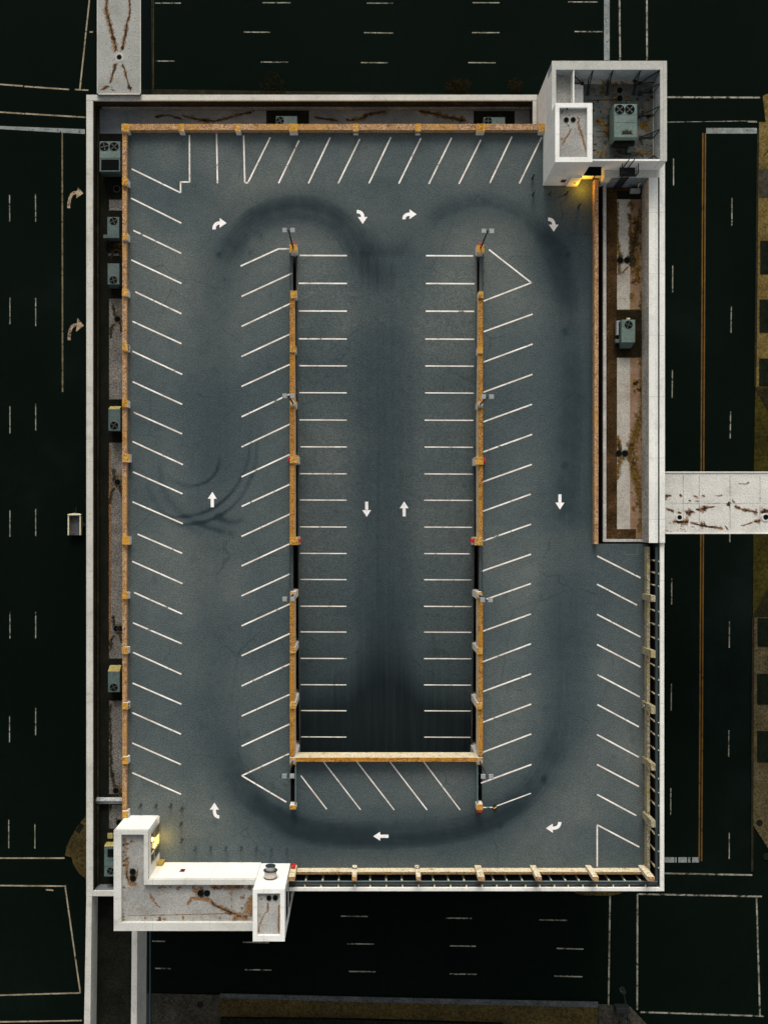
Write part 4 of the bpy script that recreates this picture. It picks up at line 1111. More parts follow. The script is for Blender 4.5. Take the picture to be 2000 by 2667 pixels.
# higher lift shaft at its right end
sh = thing("lift_shaft", "taller white lift shaft with dark side windows at the right end of the white tower", "tower", (-8.7, -35.5, 0))
ZH = 27.2
sx0, sx1, sy0, sy1 = -10.18, -7.30, -37.87, -33.16
mb = MB(); mb.box(sx0, sy0, sx1, sy1+.01, 0, ZH-.35); part(mb, "wall", M['white2'], sh)
ring(sh, sx0-.02, sy0-.02, sx1+.02, sy1+.03, (.41, .54, .43, .38), ZH-.35, ZH, M['white2'])
mb = MB(); mb.box(sx0+.3, sy0+.3, sx1-.3, sy1-.3, ZH-.5, ZH-.33); zz = ZH-.324
mb.ribbon([(700, 2350, .12), (698, 2362, .15), (698, 2374, .1), (690, 2378, .08), (684, 2392, .12), (678, 2405, .1), (675, 2416, .1), (673, 2430, .12)], zz, 1)
mb.ribbon([(727, 2350, .15), (727, 2380, .12), (726, 2410, .12), (727, 2434, .12)], zz, 1)
mb.ribbon([(697, 2352, .12), (698, 2356, .14)], zz+.006, 2); mb.ribbon([(684, 2393, .1), (682, 2398, .12)], zz+.006, 2)
mb.blob(680.5, 2342, .16, .2, zz, 1)
part(mb, "roof", [M['roof'], M['rust'], M['grime']], sh, attr=True)
for (a, b) in ((701, 2338.5), (717.5, 2338)):
    mb = MB(); c = P(a, b, zz); mb.tube((c[0], c[1], zz-.1), (c[0], c[1], zz+.07), .24, 18, 0); mb.disc((c[0], c[1], zz+.074), .2, 18, 1); part(mb, "roof_drain", [M['trench'], M['hole']], sh)
for k in range(5):
    za_ = 25.6 - k*3.4
    mb = MB(); mb.box(sx1-.05, sy0+1.2, sx1+.04, sy1-.7, za_-2.3, za_); wd = part(mb, "window", M['glass'], sh)
    mb = MB(); mb.box(sx1, sy0+1.05, sx1+.06, sy1-.55, za_-2.48, za_-2.302); part(mb, "sill", M['coping'], wd)
# big round exhaust on its lit face
vt = thing("exhaust_vent", "round steel exhaust vent with dark cap sticking out of the bright white wall", "vent", (-8.8, -33.1, 24.3))
c = Vector(P(704.5, 2291, 24.4)); zc = 24.3; cx_ = c.x
yv = -33.13
mb = MB(); mb.tube((cx_, yv, zc), (cx_, yv+.72, zc), .56, 28); part(mb, "drum", speck("brushed_steel", (.42, .36, .30), (.50, .45, .40), (.58, .54, .5), 2, 9, .45, .5, .3), vt, smooth=False)
mb = MB(); mb.tube((cx_, yv+.72, zc), (cx_, yv+.80, zc), .66, 28); mb.tube((cx_, yv+.05, zc), (cx_, yv+.12, zc), .60, 28); part(mb, "rim", M['pole'], vt)
mb = MB(); mb.tube((cx_, yv+.80, zc), (cx_, yv+1.15, zc), .44, 28); part(mb, "neck", M['steel'], vt, smooth=False)
mb = MB(); mb.tube((cx_, yv+1.15, zc), (cx_, yv+1.22, zc), .48, 28); part(mb, "cap", M['pole'], vt)
# lit doorway in the tower's right wall
xw = wx1
mb = MB(); mb.box(xw-.04, -32.05, xw+.045, -29.1, 20.05, 23.6); glz = part(mb, "glazing", M['glass'], sw)
mb = MB()
for yy in (-32.05, -31.1, -30.05, -29.1): mb.box(xw+.046, yy-.05, xw+.09, yy+.05, 20.05, 23.6)
mb.box(xw+.046, -32.0, xw+.088, -29.15, 22.3, 22.4); part(mb, "mullion", M['steel'], glz)
mb = MB(); mb.box(xw+.046, -31.0, xw+.085, -30.15, 20.05, 22.28); d2 = part(mb, "door", M['lit'], sw)
mb = MB(); mb.box(xw+.086, -30.95, xw+.13, -30.9, 21.0, 21.3); part(mb, "handle", M['black'], d2)
mb = MB(); mb.box(xw+.046, -30.8, xw+.20, -30.3, 22.65, 22.76); part(mb, "door_lamp", M['lamp'], sw)
mb = MB(); mb.box(xw, -29.05, xw+.10, -28.5, 20.03, 20.55); mb.box(xw, -32.9, xw+.10, -32.1, 20.03, 20.55); part(mb, "plinth", M['white2'], sw)
l = bpy.data.lights.new("door_light", 'POINT'); l.energy = 60; l.color = (1.0, .62, .10); l.shadow_soft_size = .2
lo = bpy.data.objects.new("door_light", l); COL.objects.link(lo); lo.location = (xw+.55, -30.5, 21.0)
plate("small black and red wall plate on the bright white wall of the lower left tower", (-17.45, -33.05, 22.3), (-1, 0, 0), (0, 0, 1), (0, 1, 0))
ub = thing("utility_cabinet", "ochre metal cabinet standing in the corner of the white tower beside its lit door", "cabinet", P(418, 2250, ZD))
mb = MB(); mb.pbox(407, 2247.5, 424, 2264, ZD+.02, ZD+1.15, b=.03); part(mb, "cabinet", M['yel'], ub)
mb = MB(); mb.pbox(409, 2246.6, 422, 2247.4, ZD+.15, ZD+1.0); part(mb, "door", M['hyel'], ub)

# ---------------------------------------------------------------- bridges
nb = thing("skybridge", "grey roofed skybridge with black leaf trails leaving through the top edge", "bridge", P(310, 100, 13))
ZN = 17.3
mb = MB(); mb.pbox(254.5, -260, 366.5, 247, 12.5, ZN-.05); part(mb, "wall", M['glass'], nb)
mb = MB(); mb.pbox(254, -260, 367, 243, ZN-.05, ZN)
zz = ZN + .006
L1 = [(279, -20, .15), (279, 6, .18), (276, 25, .25), (281, 42, .25), (286, 62, .28), (291, 80, .22), (296, 102, .3), (301, 122, .35), (304, 138, .3)]
L2 = [(337, -20, .12), (338, 8, .15), (339, 25, .15), (338, 42, .15), (332, 58, .15), (330, 75, .22), (325, 98, .2), (321, 118, .25), (318, 136, .28)]
L3 = [(301, 162, .3), (299, 178, .2), (294, 192, .16), (290, 208, .14), (287, 220, .16)]; L4 = [(316, 163, .14), (325, 180, .12), (328, 196, .16), (334, 214, .1), (337, 228, .2), (345, 236, .2)]
L5 = [(262, 237, .1), (275, 228, .22), (286, 222, .15)]; L6 = [(286, 233, .1), (305, 236, .1)]
for pts in (L1, L2, L3, L4, L5, L6):
    mb.ribbon([(a, b, c_*1.35) for a, b, c_ in pts], zz, 1); mb.ribbon([(a+.5, b, c_*.8) for a, b, c_ in pts], zz+.006, 2, .6)
for k in range(26):
    mb.blob(random.choice((300, 335, 345, 290)) + random.uniform(-14, 10), random.uniform(10, 236), .08, .08, zz+.006, random.choice((1, 2)))
part(mb, "roof", [M['roofB'], M['rust'], M['grime']], nb, attr=True)
mb = MB(); mb.pbox(253.5, -260, 255.5, 243, ZN, ZN+.06); mb.pbox(365.3, -260, 367.5, 243, ZN, ZN+.06); mb.pbox(257, 243, 365, 246, ZN-.04, ZN+.12); part(mb, "edge_trim", M['coping'], nb)
mb = MB(); mb.pbox(255, 247, 367, 262, ZW+.01, ZW+.06); part(mb, "flashing", speck("dull_flashing", (.26, .26, .25), (.32, .32, .31), (.38, .38, .36), .6, 6, .9, .1, .4), nb)
drains(nb, [(311.5, 149)], ZN, .21)
mb = MB(); c = P(311.5, 149, ZN)
for i in range(24):
    a, b = 2*math.pi*i/24, 2*math.pi*(i+1)/24
    mb.face([(c[0]+.30*math.cos(a), c[1]+.30*math.sin(a), ZN+.018), (c[0]+.42*math.cos(a), c[1]+.42*math.sin(a), ZN+.012), (c[0]+.42*math.cos(b), c[1]+.42*math.sin(b), ZN+.012), (c[0]+.30*math.cos(b), c[1]+.30*math.sin(b), ZN+.018)])
part(mb, "drain_collar", M['coping'], nb)
br = thing("skybridge", "bright pale roofed skybridge with rusty stains crossing the road to the right edge", "bridge", P(1870, 1310, 13))
ZX = 17.0
mb = MB(); mb.pbox(1730, 1231, 2200, 1388.5, 12.3, ZX-.05); part(mb, "wall", M['glass'], br)
mb = MB(); mb.pbox(1726, 1230, 2200, 1389, ZX-.05, ZX); zz = ZX + .006
pe = lambda a: (1730 + a[0]*.1627, 1220 + a[1]*.1627, a[2])
for pts in ([(10, 655, .12), (100, 665, .12), (160, 710, .15)], [(180, 715, .2), (280, 700, .25)], [(320, 725, .3), (400, 700, .32), (480, 670, .2)], [(480, 665, .1), (570, 655, .2), (640, 640, .3), (720, 625, .12), (820, 600, .08)], [(110, 860, .12), (180, 850, .18), (280, 868, .2), (350, 850, .35), (390, 865, .2)],
            [(390, 868, .1), (470, 885, .15), (560, 905, .15), (600, 905, .35), (700, 935, .15), (830, 945, .14), (960, 958, .1)], [(970, 960, .25), (1010, 945, .35)], [(1015, 520, .14), (1025, 590, .2), (1050, 610, .12)], [(1060, 525, .15), (1130, 535, .1)], [(1110, 605, .18), (1170, 625, .16), (1230, 655, .1), (1300, 670, .18), (1420, 690, .2), (1500, 705, .35)],
            [(1420, 858, .12), (1500, 842, .2), (1550, 830, .12)], [(1200, 930, .06), (1330, 890, .08), (1420, 860, .08)], [(10, 440, .15), (60, 438, .12), (120, 436, .06)], [(220, 432, .15), (290, 432, .15)], [(440, 445, .15), (550, 450, .17)], [(590, 440, .15), (670, 442, .08)], [(790, 442, .06), (900, 440, .1), (915, 415, .1)], [(1170, 248, .06), (1310, 250, .05), (1360, 205, .12)], [(380, 520, .12), (430, 512, .12)], [(480, 525, .08), (555, 520, .1)], [(1530, 720, .25), (1600, 690, .4), (1680, 670, .4)]):
    q = [pe(p) for p in pts]
    mb.ribbon([(a, b, c_*1.5) for a, b, c_ in q], zz, 1, .4)
    mb.ribbon([(a, b, c_*.85) for a, b, c_ in q], zz+.006, 2, .7)
for k in range(24):
    a, b, c_ = pe((random.uniform(10, 600), random.uniform(860, 1010), .1)); mb.blob(a, b, .12, .08, zz, 1)
mb.ribbon([(1731, 1287, .3), (1733, 1297, .25), (1731, 1306, .15)], zz, 1)
for x in (1778, 1820, 1900, 1978): mb.ribbon([(x, 1234, .03), (x, 1310, .035), (x, 1385, .03)], zz+.008, 2, .3)
mb.ribbon([(1731, 1310, .02), (1850, 1311, .025), (2000, 1311, .02)], zz+.008, 2, .3)
part(mb, "roof", [M['roofE'], M['rust'], M['grime']], br, attr=True)
mb = MB(); mb.pbox(1732, 1228.2, 2200, 1231, ZX-.02, ZX+.10); mb.pbox(1732, 1386.5, 2200, 1390.5, ZX-.02, ZX+.10); part(mb, "edge_trim", M['copingE'], br)
for x, y, r in ((1767, 1347.5, .36), (1991, 1347, .42)):
    mb = MB(); c = P(x, y, ZX); mb.tube((c[0], c[1], ZX), (c[0], c[1], ZX+.10), r, 24, 0); mb.disc((c[0]+.05, c[1], ZX+.104), r*.66, 20, 1); part(mb, "roof_drain", [M['roofE'], M['hole']], br)
fb = thing("footbridge", "dark footbridge between two grey parapets leaving through the bottom left edge", "bridge", P(290, 2500, 13))
ZF = ZW
def skew(mb, a, b, c, d, y0, y1, zb, zt): mb.prism([P(a, y0, zt)[:2], P(b, y0, zt)[:2], P(d, y1, zt)[:2], P(c, y1, zt)[:2]], zb, zt)
mb = MB(); skew(mb, 226, 240, 219, 235.5, 2335.2, 2720, 12.5, ZF); part(mb, "parapet", M['coping'], fb)
mb = MB(); skew(mb, 345, 359, 341.5, 356.5, 2335, 2720, 12.5, ZF); part(mb, "parapet", M['coping'], fb)
mb = MB(); skew(mb, 236, 352, 231, 349, 2335, 2720, 13, 14.6); part(mb, "floor", M['membD'], fb)
mb = MB(); skew(mb, 352, 390, 351, 391, 2330, 2720, 8.0, 8.08); part(mb, "glass_canopy", M['glass'], fb)
mb = MB(); skew(mb, 371, 371.8, 370, 370.8, 2430, 2720, 8.1, 8.16); skew(mb, 390.5, 392, 390.5, 392, 2330, 2720, 8.0, 8.16); part(mb, "canopy_edge", M['rail'], fb)
mb = MB()
for k in range(12): mb.line(360, 2460+k*22, 371, 2448+k*22, .05, 8.1)
part(mb, "canopy_strut", M['teal'], fb)

# ---------------------------------------------------------------- air conditioning units
GA = "air conditioning units on the roofs"
def hvac(label, x0, y0, x1, y1, zb, zt, fans, m='hvac', seams=(), extra=None, rr=None):
    t = thing("air_conditioner", label, "air conditioner", P((x0+x1)/2, (y0+y1)/2, zb), GA)
    mb = MB(); mb.pbox(x0, y0, x1, y1, zb+.12, zt, b=.03); cab = part(mb, "cabinet", M[m], t)
    mb = MB(); a = P(x0+1, y0+1, zt); c = P(x1-1, y1-1, zt); mb.box(a[0], c[1], c[0], a[1], zb+.02, zb+.118); part(mb, "base_rail", M['black'], t)
    for (fx, fy, fr) in fans:
        c = P(fx, fy, zt+.01); r = 1.1*fr*(H-zt)/F
        mb = MB(); mb.disc((c[0], c[1], zt+.012), r, 24, 0)
        for i in range(24):
            p, q = 2*math.pi*i/24, 2*math.pi*(i+1)/24
            mb.face([(c[0]+r*math.cos(p), c[1]+r*math.sin(p), zt+.03), (c[0]+r*1.1*math.cos(p), c[1]+r*1.1*math.sin(p), zt+.005), (c[0]+r*1.1*math.cos(q), c[1]+r*1.1*math.sin(q), zt+.005), (c[0]+r*math.cos(q), c[1]+r*math.sin(q), zt+.03)], 1)
        fo = part(mb, "fan_opening", [M['hole'], M[m]], t)
        mb = MB(); a0 = random.uniform(0, 1.5)
        for k in range(4):
            a = a0 + k*math.pi/2
            d = Vector((math.cos(a), math.sin(a), 0)); n = Vector((-d.y, d.x, 0))
            o = Vector((c[0], c[1], zt+.018))
            mb.face([o + d*r*.12 - n*r*.07, o + d*r*.80 - n*r*.22, o + d*r*.85 + n*r*.10, o + d*r*.12 + n*r*.07])
        mb.disc((c[0], c[1], zt+.022), r*.16, 12)
        part(mb, "fan_blade", M['fan'], fo)
    for (sy) in seams:
        mb = MB(); mb.line(x0+1, sy, x1-1, sy, .03, zt+.004); part(mb, "panel_seam", M['black'], t)
    if extra: extra(t)
    return t
def e1(t):
    mb = MB(); mb.pbox(264, 415, 311, 444, ZL+1.4, ZL+1.71, b=.02); part(mb, "intake_hood", M['hole'], t)
    mb = MB(); mb.pbox(261, 394, 314, 411, ZL+1.68, ZL+1.73); part(mb, "access_panel", M['hvacL'], t)
hvac("large twin fan unit with a black intake at the top of the left roof strip", 260, 368, 314, 447, ZL, ZL+1.7, [(272.5, 381.5, 10.5), (298, 381.5, 10.5)], extra=e1)
def eL(x0, y0, x1, y1):
    def f(t): mb = MB(); mb.pbox(x0, y0, x1, y1, ZL+.3, ZL+1.0); part(mb, "side_box", M['hvac'], t)
    return f
hvac("small single fan unit with a side box, second unit down the left roof strip", 280, 565, 311.5, 620, ZL, ZL+1.3, [(296.5, 576, 9)], extra=eL(270, 611, 279.5, 620))
def e3(t):
    mb = MB(); mb.pbox(285, 743, 309, 748, ZL+.2, ZL+.8); part(mb, "duct", M['hvac'], t)
hvac("small unit with its fan at the lower end, third down the left roof strip", 281, 686, 312, 741, ZL, ZL+1.3, [(296, 729, 9)], extra=e3)
def slope(x0, y0, x1, y1, z0, z1, m):
    def f(t):
        mb = MB(); a, b, c, d = P(x0+5, y0, z0), P(x1+5, y0, z0), P(x1, y1, z1), P(x0, y1, z1)
        mb.face([a, d, c, b]); a2, b2 = (a[0], a[1], z0-.3), (b[0], b[1], z0-.3); c2, d2 = (c[0], c[1], z0-.3), (d[0], d[1], z0-.3)
        mb.face([a, b, b2, a2]); mb.face([a, a2, d2, d]); mb.face([b, c, c2, b2])
        part(mb, "intake_hood", m, t)
    return f
sunlit_hoodm = speck("sunlit_ochre_metal", (.22, .18, .06), (.30, .25, .09), (.36, .31, .14), 1, 7, .8, .2, .5)  # sunlight on the north-facing hoods, put into the metal colour
hvac("small unit with a sunlit ochre sloped hood halfway down the left roof strip", 283, 1066, 314.5, 1122, ZL, ZL+1.4, [(298, 1108, 9.5)], extra=slope(283, 1058, 312, 1065.5, ZL+.9, ZL+1.38, sunlit_hoodm))
hvac("small unit with a tall sunlit ochre hood, lowest but one on the left roof strip", 282, 1749, 313, 1803, ZL, ZL+1.4, [(297, 1790, 9)], extra=slope(282, 1733, 312, 1748.5, ZL+.6, ZL+1.38, sunlit_hoodm))
def e6(t):
    slope(272, 2195, 300, 2204.5, ZL+1.2, ZL+1.72, sunlit_hoodm)(t)
    mb = MB(); mb.pbox(281, 2171, 294, 2184, ZL+.8, ZL+1.0); part(mb, "side_box", sunlit_hoodm, t)
    mb = MB(); mb.pbox(281, 2212, 312, 2232, ZL+1.6, ZL+1.76); part(mb, "intake_hood", M['hole'], t)
hvac("long unit half hidden behind the white lower left stair tower", 272, 2205, 322, 2283, ZL, ZL+1.7, [(289, 2268, 8.5), (309, 2268, 8.5)], extra=e6, seams=(2240, 2257))
hvac("left one of the two units tucked behind the top ochre parapet", 719, 302, 774, 347, ZL, ZL+1.2, [(730, 314, 9)])
hvac("right one of the two units tucked behind the top ochre parapet", 1259, 305, 1315, 347, ZL, ZL+1.2, [(1271, 315, 9)])
def e9(t):
    mb = MB(); a, b, c, d = P(1617.5, 892.5, ZR+1.25), P(1651, 892.5, ZR+1.25), P(1642, 907, ZR+.5), P(1614, 907, ZR+.5)
    mb.face([a, d, c, b]); mb.face([a, (a[0], a[1], ZR+.3), (d[0], d[1], ZR+.3), d]); mb.face([b, c, (c[0], c[1], ZR+.3), (b[0], b[1], ZR+.3)]); mb.face([d, (d[0], d[1], ZR+.3), (c[0], c[1], ZR+.3), c])
    part(mb, "intake_hood", M['hvac'], t)
    mb = MB(); mb.pbox(1605, 835, 1610.5, 872, ZR+.2, ZR+.7); mb.pbox(1610.5, 835, 1616, 838, ZR+.5, ZR+.7); part(mb, "pipe_box", M['lampg'], t)
    mb = MB(); mb.pbox(1602, 883, 1613, 892, ZR+.2, ZR+.7); part(mb, "side_box", M['hvac'], t)
    mb = MB(); mb.pbox(1632, 828, 1640, 831.5, ZR+.4, ZR+.8); part(mb, "bracket", M['cream'], t)
hvac("single fan unit with a sloped hood on the brown roof at the right edge", 1618, 832.5, 1653.5, 892, ZR+.03, ZR+1.3, [(1636, 845.5, 9.5)], 'hvacL', extra=e9)
def e10(t):
    mb = MB(); k = random.Random(3)
    c = Vector(P(1632, 341, ZY+2.0))
    for i in range(46):
        a = k.uniform(0, math.pi); r = k.uniform(.25, .55)
        o = c + Vector((k.uniform(-.3, .3), -.22, .004 + i*.0006)); d = Vector((math.cos(a)*1.0, math.sin(a), 0))
        n = Vector((-d.y, d.x, 0))*k.uniform(.03, .07)
        mb.face([o - n, o + d*r, o + n])
    mb.face([c + Vector((-.54, -.34, .0035)), c + Vector((.56, -.34, .0035)), c + Vector((.34, .0, .0035)), c + Vector((-.30, .0, .0035))])
    part(mb, "soot_mark", M['grime2'], t)
    mb = MB(); mb.pbox(1600, 358.5, 1652, 376, ZY+.2, ZY+1.2); part(mb, "duct", M['membD'], t)  # black box standing in for the shade on the unit's south face
    mb = MB(); mb.pbox(1636, 378, 1648, 392, ZY+.1, ZY+.7); part(mb, "side_box", M['hvac'], t)
M['grime2'] = mat("soot", (.03, .028, .02), .95, .05)
hvac("large twin fan unit with a sooty mark in the walled roof yard", 1598.5, 271, 1658.5, 357.5, ZY+.02, ZY+2.0, [(1613, 285, 11.5), (1639, 285, 11.5)], 'hvacL', seams=(299.5, 319.5), extra=e10)

# ---------------------------------------------------------------- lamp poles on the pillars
GL = "twin headed light poles on the inner parapets"
LP = [((763.5, 645), (751, 603), "left", "at the top end"), ((763.5, 1051), (751, 1034.5), "left", "second from the top"), ((763.5, 1549), (751, 1567), "left", "third from the top"), ((762.5, 1983), (751, 2026), "left", "at the bottom corner"),
      ((1251, 647), (1271, 603.5), "right", "at the top end"), ((1250.5, 1053), (1267.5, 1036), "right", "second from the top"), ((1248, 1551), (1265, 1568), "right", "third from the top"), ((1249.5, 1984), (1268.5, 2028), "right", "at the bottom corner")]
proto = None
for (bx_, by_), (hx, hy), side, txt in LP:
    lab = "twin headed grey light pole on the %s golden parapet, %s" % (side, txt)
    base = P(bx_, by_, 21.2)
    if proto is None:
        t = thing("lamp_post", lab, "lamp post", base, GL); b = Vector(base); hz = 27.0
        mb = MB(); mb.tube(b, (b.x, b.y, hz), .085, 10, 0, .06); part(mb, "pole", M['pole'], t, smooth=True)
        mb = MB(); mb.tube((b.x, b.y, 21.15), (b.x, b.y, 21.3), .24, 16); part(mb, "base_plate", M['steel'], t)
        mb = MB(); mb.tube((b.x-.45, b.y, hz), (b.x+.45, b.y, hz), .04, 8); part(mb, "arm", M['pole'], t)
        for s in (-1, 1):
            mb = MB(); mb.bev(b.x+s*.36-.21, b.y-.21, b.x+s*.36+.21, b.y+.21, hz-.06, hz+.06, .02); part(mb, "lamp_head", M['lampg'], t)
        proto = t
    else:
        t = copy_tree(proto); t['label'] = lab
    t.location = base

# ---------------------------------------------------------------- bollards
GB = "dark bollards guarding the stair towers"
pb = None
bl_ = [(368, 2096, "in the upper row of three by the left parapet, leftmost"), (407.6, 2097, "in the upper row of three by the left parapet, middle"), (446, 2096, "in the upper row of three by the left parapet, rightmost"),
       (475, 2104, "at the top of the short column right of the lit door"), (473, 2144, "second down in the short column right of the lit door"), (474.7, 2186.6, "at the foot of the short column right of the lit door"),
       (510, 2208, "leftmost in the row above the long white wall"), (549.5, 2208, "second from left in the row above the long white wall"), (589, 2208, "third from left in the row above the long white wall"), (629, 2208, "middle one in the row above the long white wall"),
       (667.6, 2208, "third from right in the row above the long white wall"), (707, 2213.6, "second from right in the row above the long white wall"), (747, 2213.6, "rightmost in the row above the long white wall"),
       (1386, 464, "nearest the last slanted stall line at the upper right"), (1387, 508, "left one in the row below the upper right tower"), (1430, 508, "middle one in the row below the upper right tower"), (1473, 507, "right one in the row below the upper right tower"), (1506, 539, "standing alone below the lit upper right doorway")]
for x, y, txt in bl_:
    base = P(x, y, ZD); lab = "dark steel bollard, " + txt
    if pb is None:
        t = thing("bollard", lab, "bollard", base, GB); b = Vector(base)
        mb = MB(); mb.tube(b, (b.x, b.y, b.z+1.05), .085, 12, 0); part(mb, "post", M['bolp'], t, smooth=False)
        mb = MB(); mb.tube((b.x, b.y, b.z+1.05), (b.x, b.y, b.z+1.10), .085, 12, 0, .045); part(mb, "cap", M['bolp'], t)
        mb = MB(); mb.tube((b.x, b.y, b.z+.005), (b.x, b.y, b.z+.03), .15, 14); part(mb, "base_plate", M['bolp'], t)
        pb = t
    else:
        t = copy_tree(pb); t['label'] = lab
    t.location = base

# ---------------------------------------------------------------- red cabinets on the pillars
GR = "red fire hose cabinets on the pillars"
def redbox(label, x0, y0, x1, y1, zb, zt):
    t = thing("fire_hose_cabinet", label, "cabinet", P((x0+x1)/2, (y0+y1)/2, zb), GR)
    a = P(x0, y0, zt); c = P(x1, y1, zt)
    mb = MB(); mb.bev(a[0], c[1], c[0], a[1], zb, zt, .03); part(mb, "cabinet", M['red'], t)
    xm, ym = (a[0]+c[0])/2, (a[1]+c[1])/2
    mb = MB(); mb.tube((xm, ym, zt), (xm, ym, zt+.06), .06, 10); part(mb, "bell", M['red'], t)
redbox("red hose cabinet on the top end of the left golden parapet", 760.5, 631, 769.5, 637, 20.25, 21.1)
redbox("red hose cabinet on the top end of the right golden parapet", 1246, 632, 1255.5, 638, 20.25, 21.1)
redbox("red hose cabinet on the outer side of the left golden parapet", 749.5, 1190, 755.3, 1201, 20.2, 21.0)
redbox("red hose cabinet on the outer side of the right golden parapet", 1259, 1194, 1265, 1205, 20.2, 21.0)
redbox("dark red hose cabinet over the ramp on the left golden parapet", 777.8, 1403, 783.5, 1413, 19.4, 20.6)
redbox("dark red hose cabinet over the ramp on the right golden parapet", 1225.5, 1403, 1236, 1413, 19.4, 20.6)
redbox("red hose cabinet on the bottom end of the right golden parapet", 1243, 2110.5, 1255.5, 2116.5, 20.25, 21.1)
redbox("red hose cabinet on the first cream pier beside the white lift shaft", 758, 2255.5, 769, 2261.5, 20.4, 21.2)

# level signs: black plates with a white figure
def sign(label, c, ux, uz, n, txt="6", w_=.20, h_=.24):
    t = thing("level_sign", label, "sign", c, "level signs on the pillars")
    c = Vector(c); ux = Vector(ux).normalized(); uz = Vector(uz).normalized(); n = Vector(n).normalized()
    mb = MB(); pts = [c - ux*w_ - uz*h_, c + ux*w_ - uz*h_, c + ux*w_ + uz*h_, c - ux*w_ + uz*h_]
    f = [p + n*.03 for p in pts]; b = [p + n*.004 for p in pts]
    mb.face(f); mb.face(b[::-1])
    for i in range(4): mb.face([b[i], b[(i+1) % 4], f[(i+1) % 4], f[i]])
    part(mb, "plate", M['sign'], t)
    cu = bpy.data.curves.new("numeral", 'FONT'); cu.body = txt; cu.size = .50; cu.align_x = 'CENTER'; cu.align_y = 'CENTER'; cu.extrude = .004
    to = bpy.data.objects.new("numeral", cu); COL.objects.link(to)
    bpy.context.view_layer.update()
    dg = bpy.context.evaluated_depsgraph_get()
    me = bpy.data.meshes.new_from_object(to.evaluated_get(dg))
    bpy.data.objects.remove(to); bpy.data.curves.remove(cu)
    o = bpy.data.objects.new("numeral", me); COL.objects.link(o)
    for v in me.vertices:
        p = c + ux*v.co.x + uz*v.co.y + n*(.036 + v.co.z) - org(t)
        v.co = p
    me.materials.clear(); me.materials.append(M['signw']); o.parent = t
zS = 20.72
for x, txt in ((926.5, "left one of the two on the top ochre parapet"), (1089, "right one of the two on the top ochre parapet")):
    c = P(x, 342, ZC); sign("black plate with white figure, " + txt, (c[0], c[1]-.0, zS), (1, 0, 0), (0, 0, 1), (0, -1, 0))
for y, txt in ((905, "upper one of the two on the left parapet"), (1839, "lower one of the two on the left parapet")):
    c = P(334, y, ZC+.02); sign("black plate with white figure, " + txt, (c[0], c[1], zS), (0, 1, 0), (0, 0, 1), (1, 0, 0))
for x, txt in ((923, "second pier from the left along the bottom"), (1090.5, "third pier from the left along the bottom")):
    c = P(x, 2284, 23.4); sign("black plate with white figure on the " + txt, (c[0], c[1], 20.95), (-1, 0, 0), (0, 0, 1), (0, 1, 0), w_=.19)
c = P(1695, 1849, 23.2); sign("black plate with white figure on the lower right parapet's middle pier", (c[0], c[1], 20.9), (0, -1, 0), (0, 0, 1), (-1, 0, 0))

# ---------------------------------------------------------------- small things
hz_ = thing("hazard_marker", "round black rubber marker with a yellow band on the stall line end", "marker", P(1288, 2099.5, ZD))
mb = MB(); b = Vector(P(1288, 2099.5, ZD)); mb.tube((b.x, b.y, ZD+.01), (b.x, b.y, ZD+.32), .19, 20, 0, .17); part(mb, "drum", M['black'], hz_)
mb = MB(); d = Vector((.85, .5, 0)).normalized(); n = Vector((-d.y, d.x, 0)); o = Vector((b.x, b.y-.07, ZD+.324)); mb.face([o - d*.16 - n*.045, o + d*.16 - n*.045, o + d*.16 + n*.045, o - d*.16 + n*.045]); part(mb, "band", M['hyel'], hz_)
# open trailer parked in the left lane
tr = thing("trailer", "small open trailer with white side walls parked in the lane at the left", "trailer", P(194.5, 1365, 0))
ax, bx2 = X(177.5, 1.2), X(211, 1.2); ay, by2 = Y(1394, 1.2), Y(1337, 1.2)
mb = MB(); mb.box(ax+.12, ay, bx2-.12, by2-.25, .55, .65); part(mb, "bed", speck("grey_bed", (.05, .056, .058), (.075, .08, .082), (.10, .10, .10), 2, 6, .9, .1, .5), tr)
mb = MB(); mb.box(ax, ay, ax+.12, by2-.1, .5, 1.2); mb.box(bx2-.12, ay, bx2, by2-.1, .5, 1.2); part(mb, "side_wall", M['lit'], tr)
mb = MB(); n_ = 8
pts = [(ax, by2-.22)] + [(ax + (bx2-ax)*i/n_, by2-.1 + .12*math.sin(math.pi*i/n_)) for i in range(n_+1)] + [(bx2, by2-.22)]
mb.prism(pts, .5, 1.28); part(mb, "front_wall", M['lit'], tr)
for s, sx in ((-1, ax), (1, bx2)):
    mb = MB(); xm = sx + s*.12; ym = (ay+by2)/2 - .1
    mb.tube((xm-.09, ym, .33), (xm+.09, ym, .33), .33, 20); wh_ = part(mb, "wheel", M['black'], tr)
    mb = MB(); mb.tube((xm-.095, ym, .33), (xm+.095, ym, .33), .17, 16); part(mb, "rim", M['steel'], wh_)
mb = MB(); mb.tube(((ax+bx2)/2, by2-.1, .5), ((ax+bx2)/2, by2+.7, .45), .05, 8); part(mb, "hitch", M['black'], tr)
# manholes
for x, y, r, txt in ((522, 2617, .36, "in the dark pavement at the bottom left"), (1977, 2143, .36, "in the ochre pavement at the lower right"), (1995, 2231, .36, "at the corner of the ochre pavement, nearest the crosswalk")):
    t = thing("manhole_cover", "round black cover " + txt, "manhole cover", P(x, y, .13), "manhole covers in the pavements")
    c = P(x, y, .13); mb = MB(); mb.tube((c[0], c[1], .10), (c[0], c[1], .145), r, 24); part(mb, "lid", M['membD'], t)
    mb = MB(); mb.tube((c[0], c[1], .10), (c[0], c[1], .138), r*1.12, 24); part(mb, "frame", M['kerbd'], t)
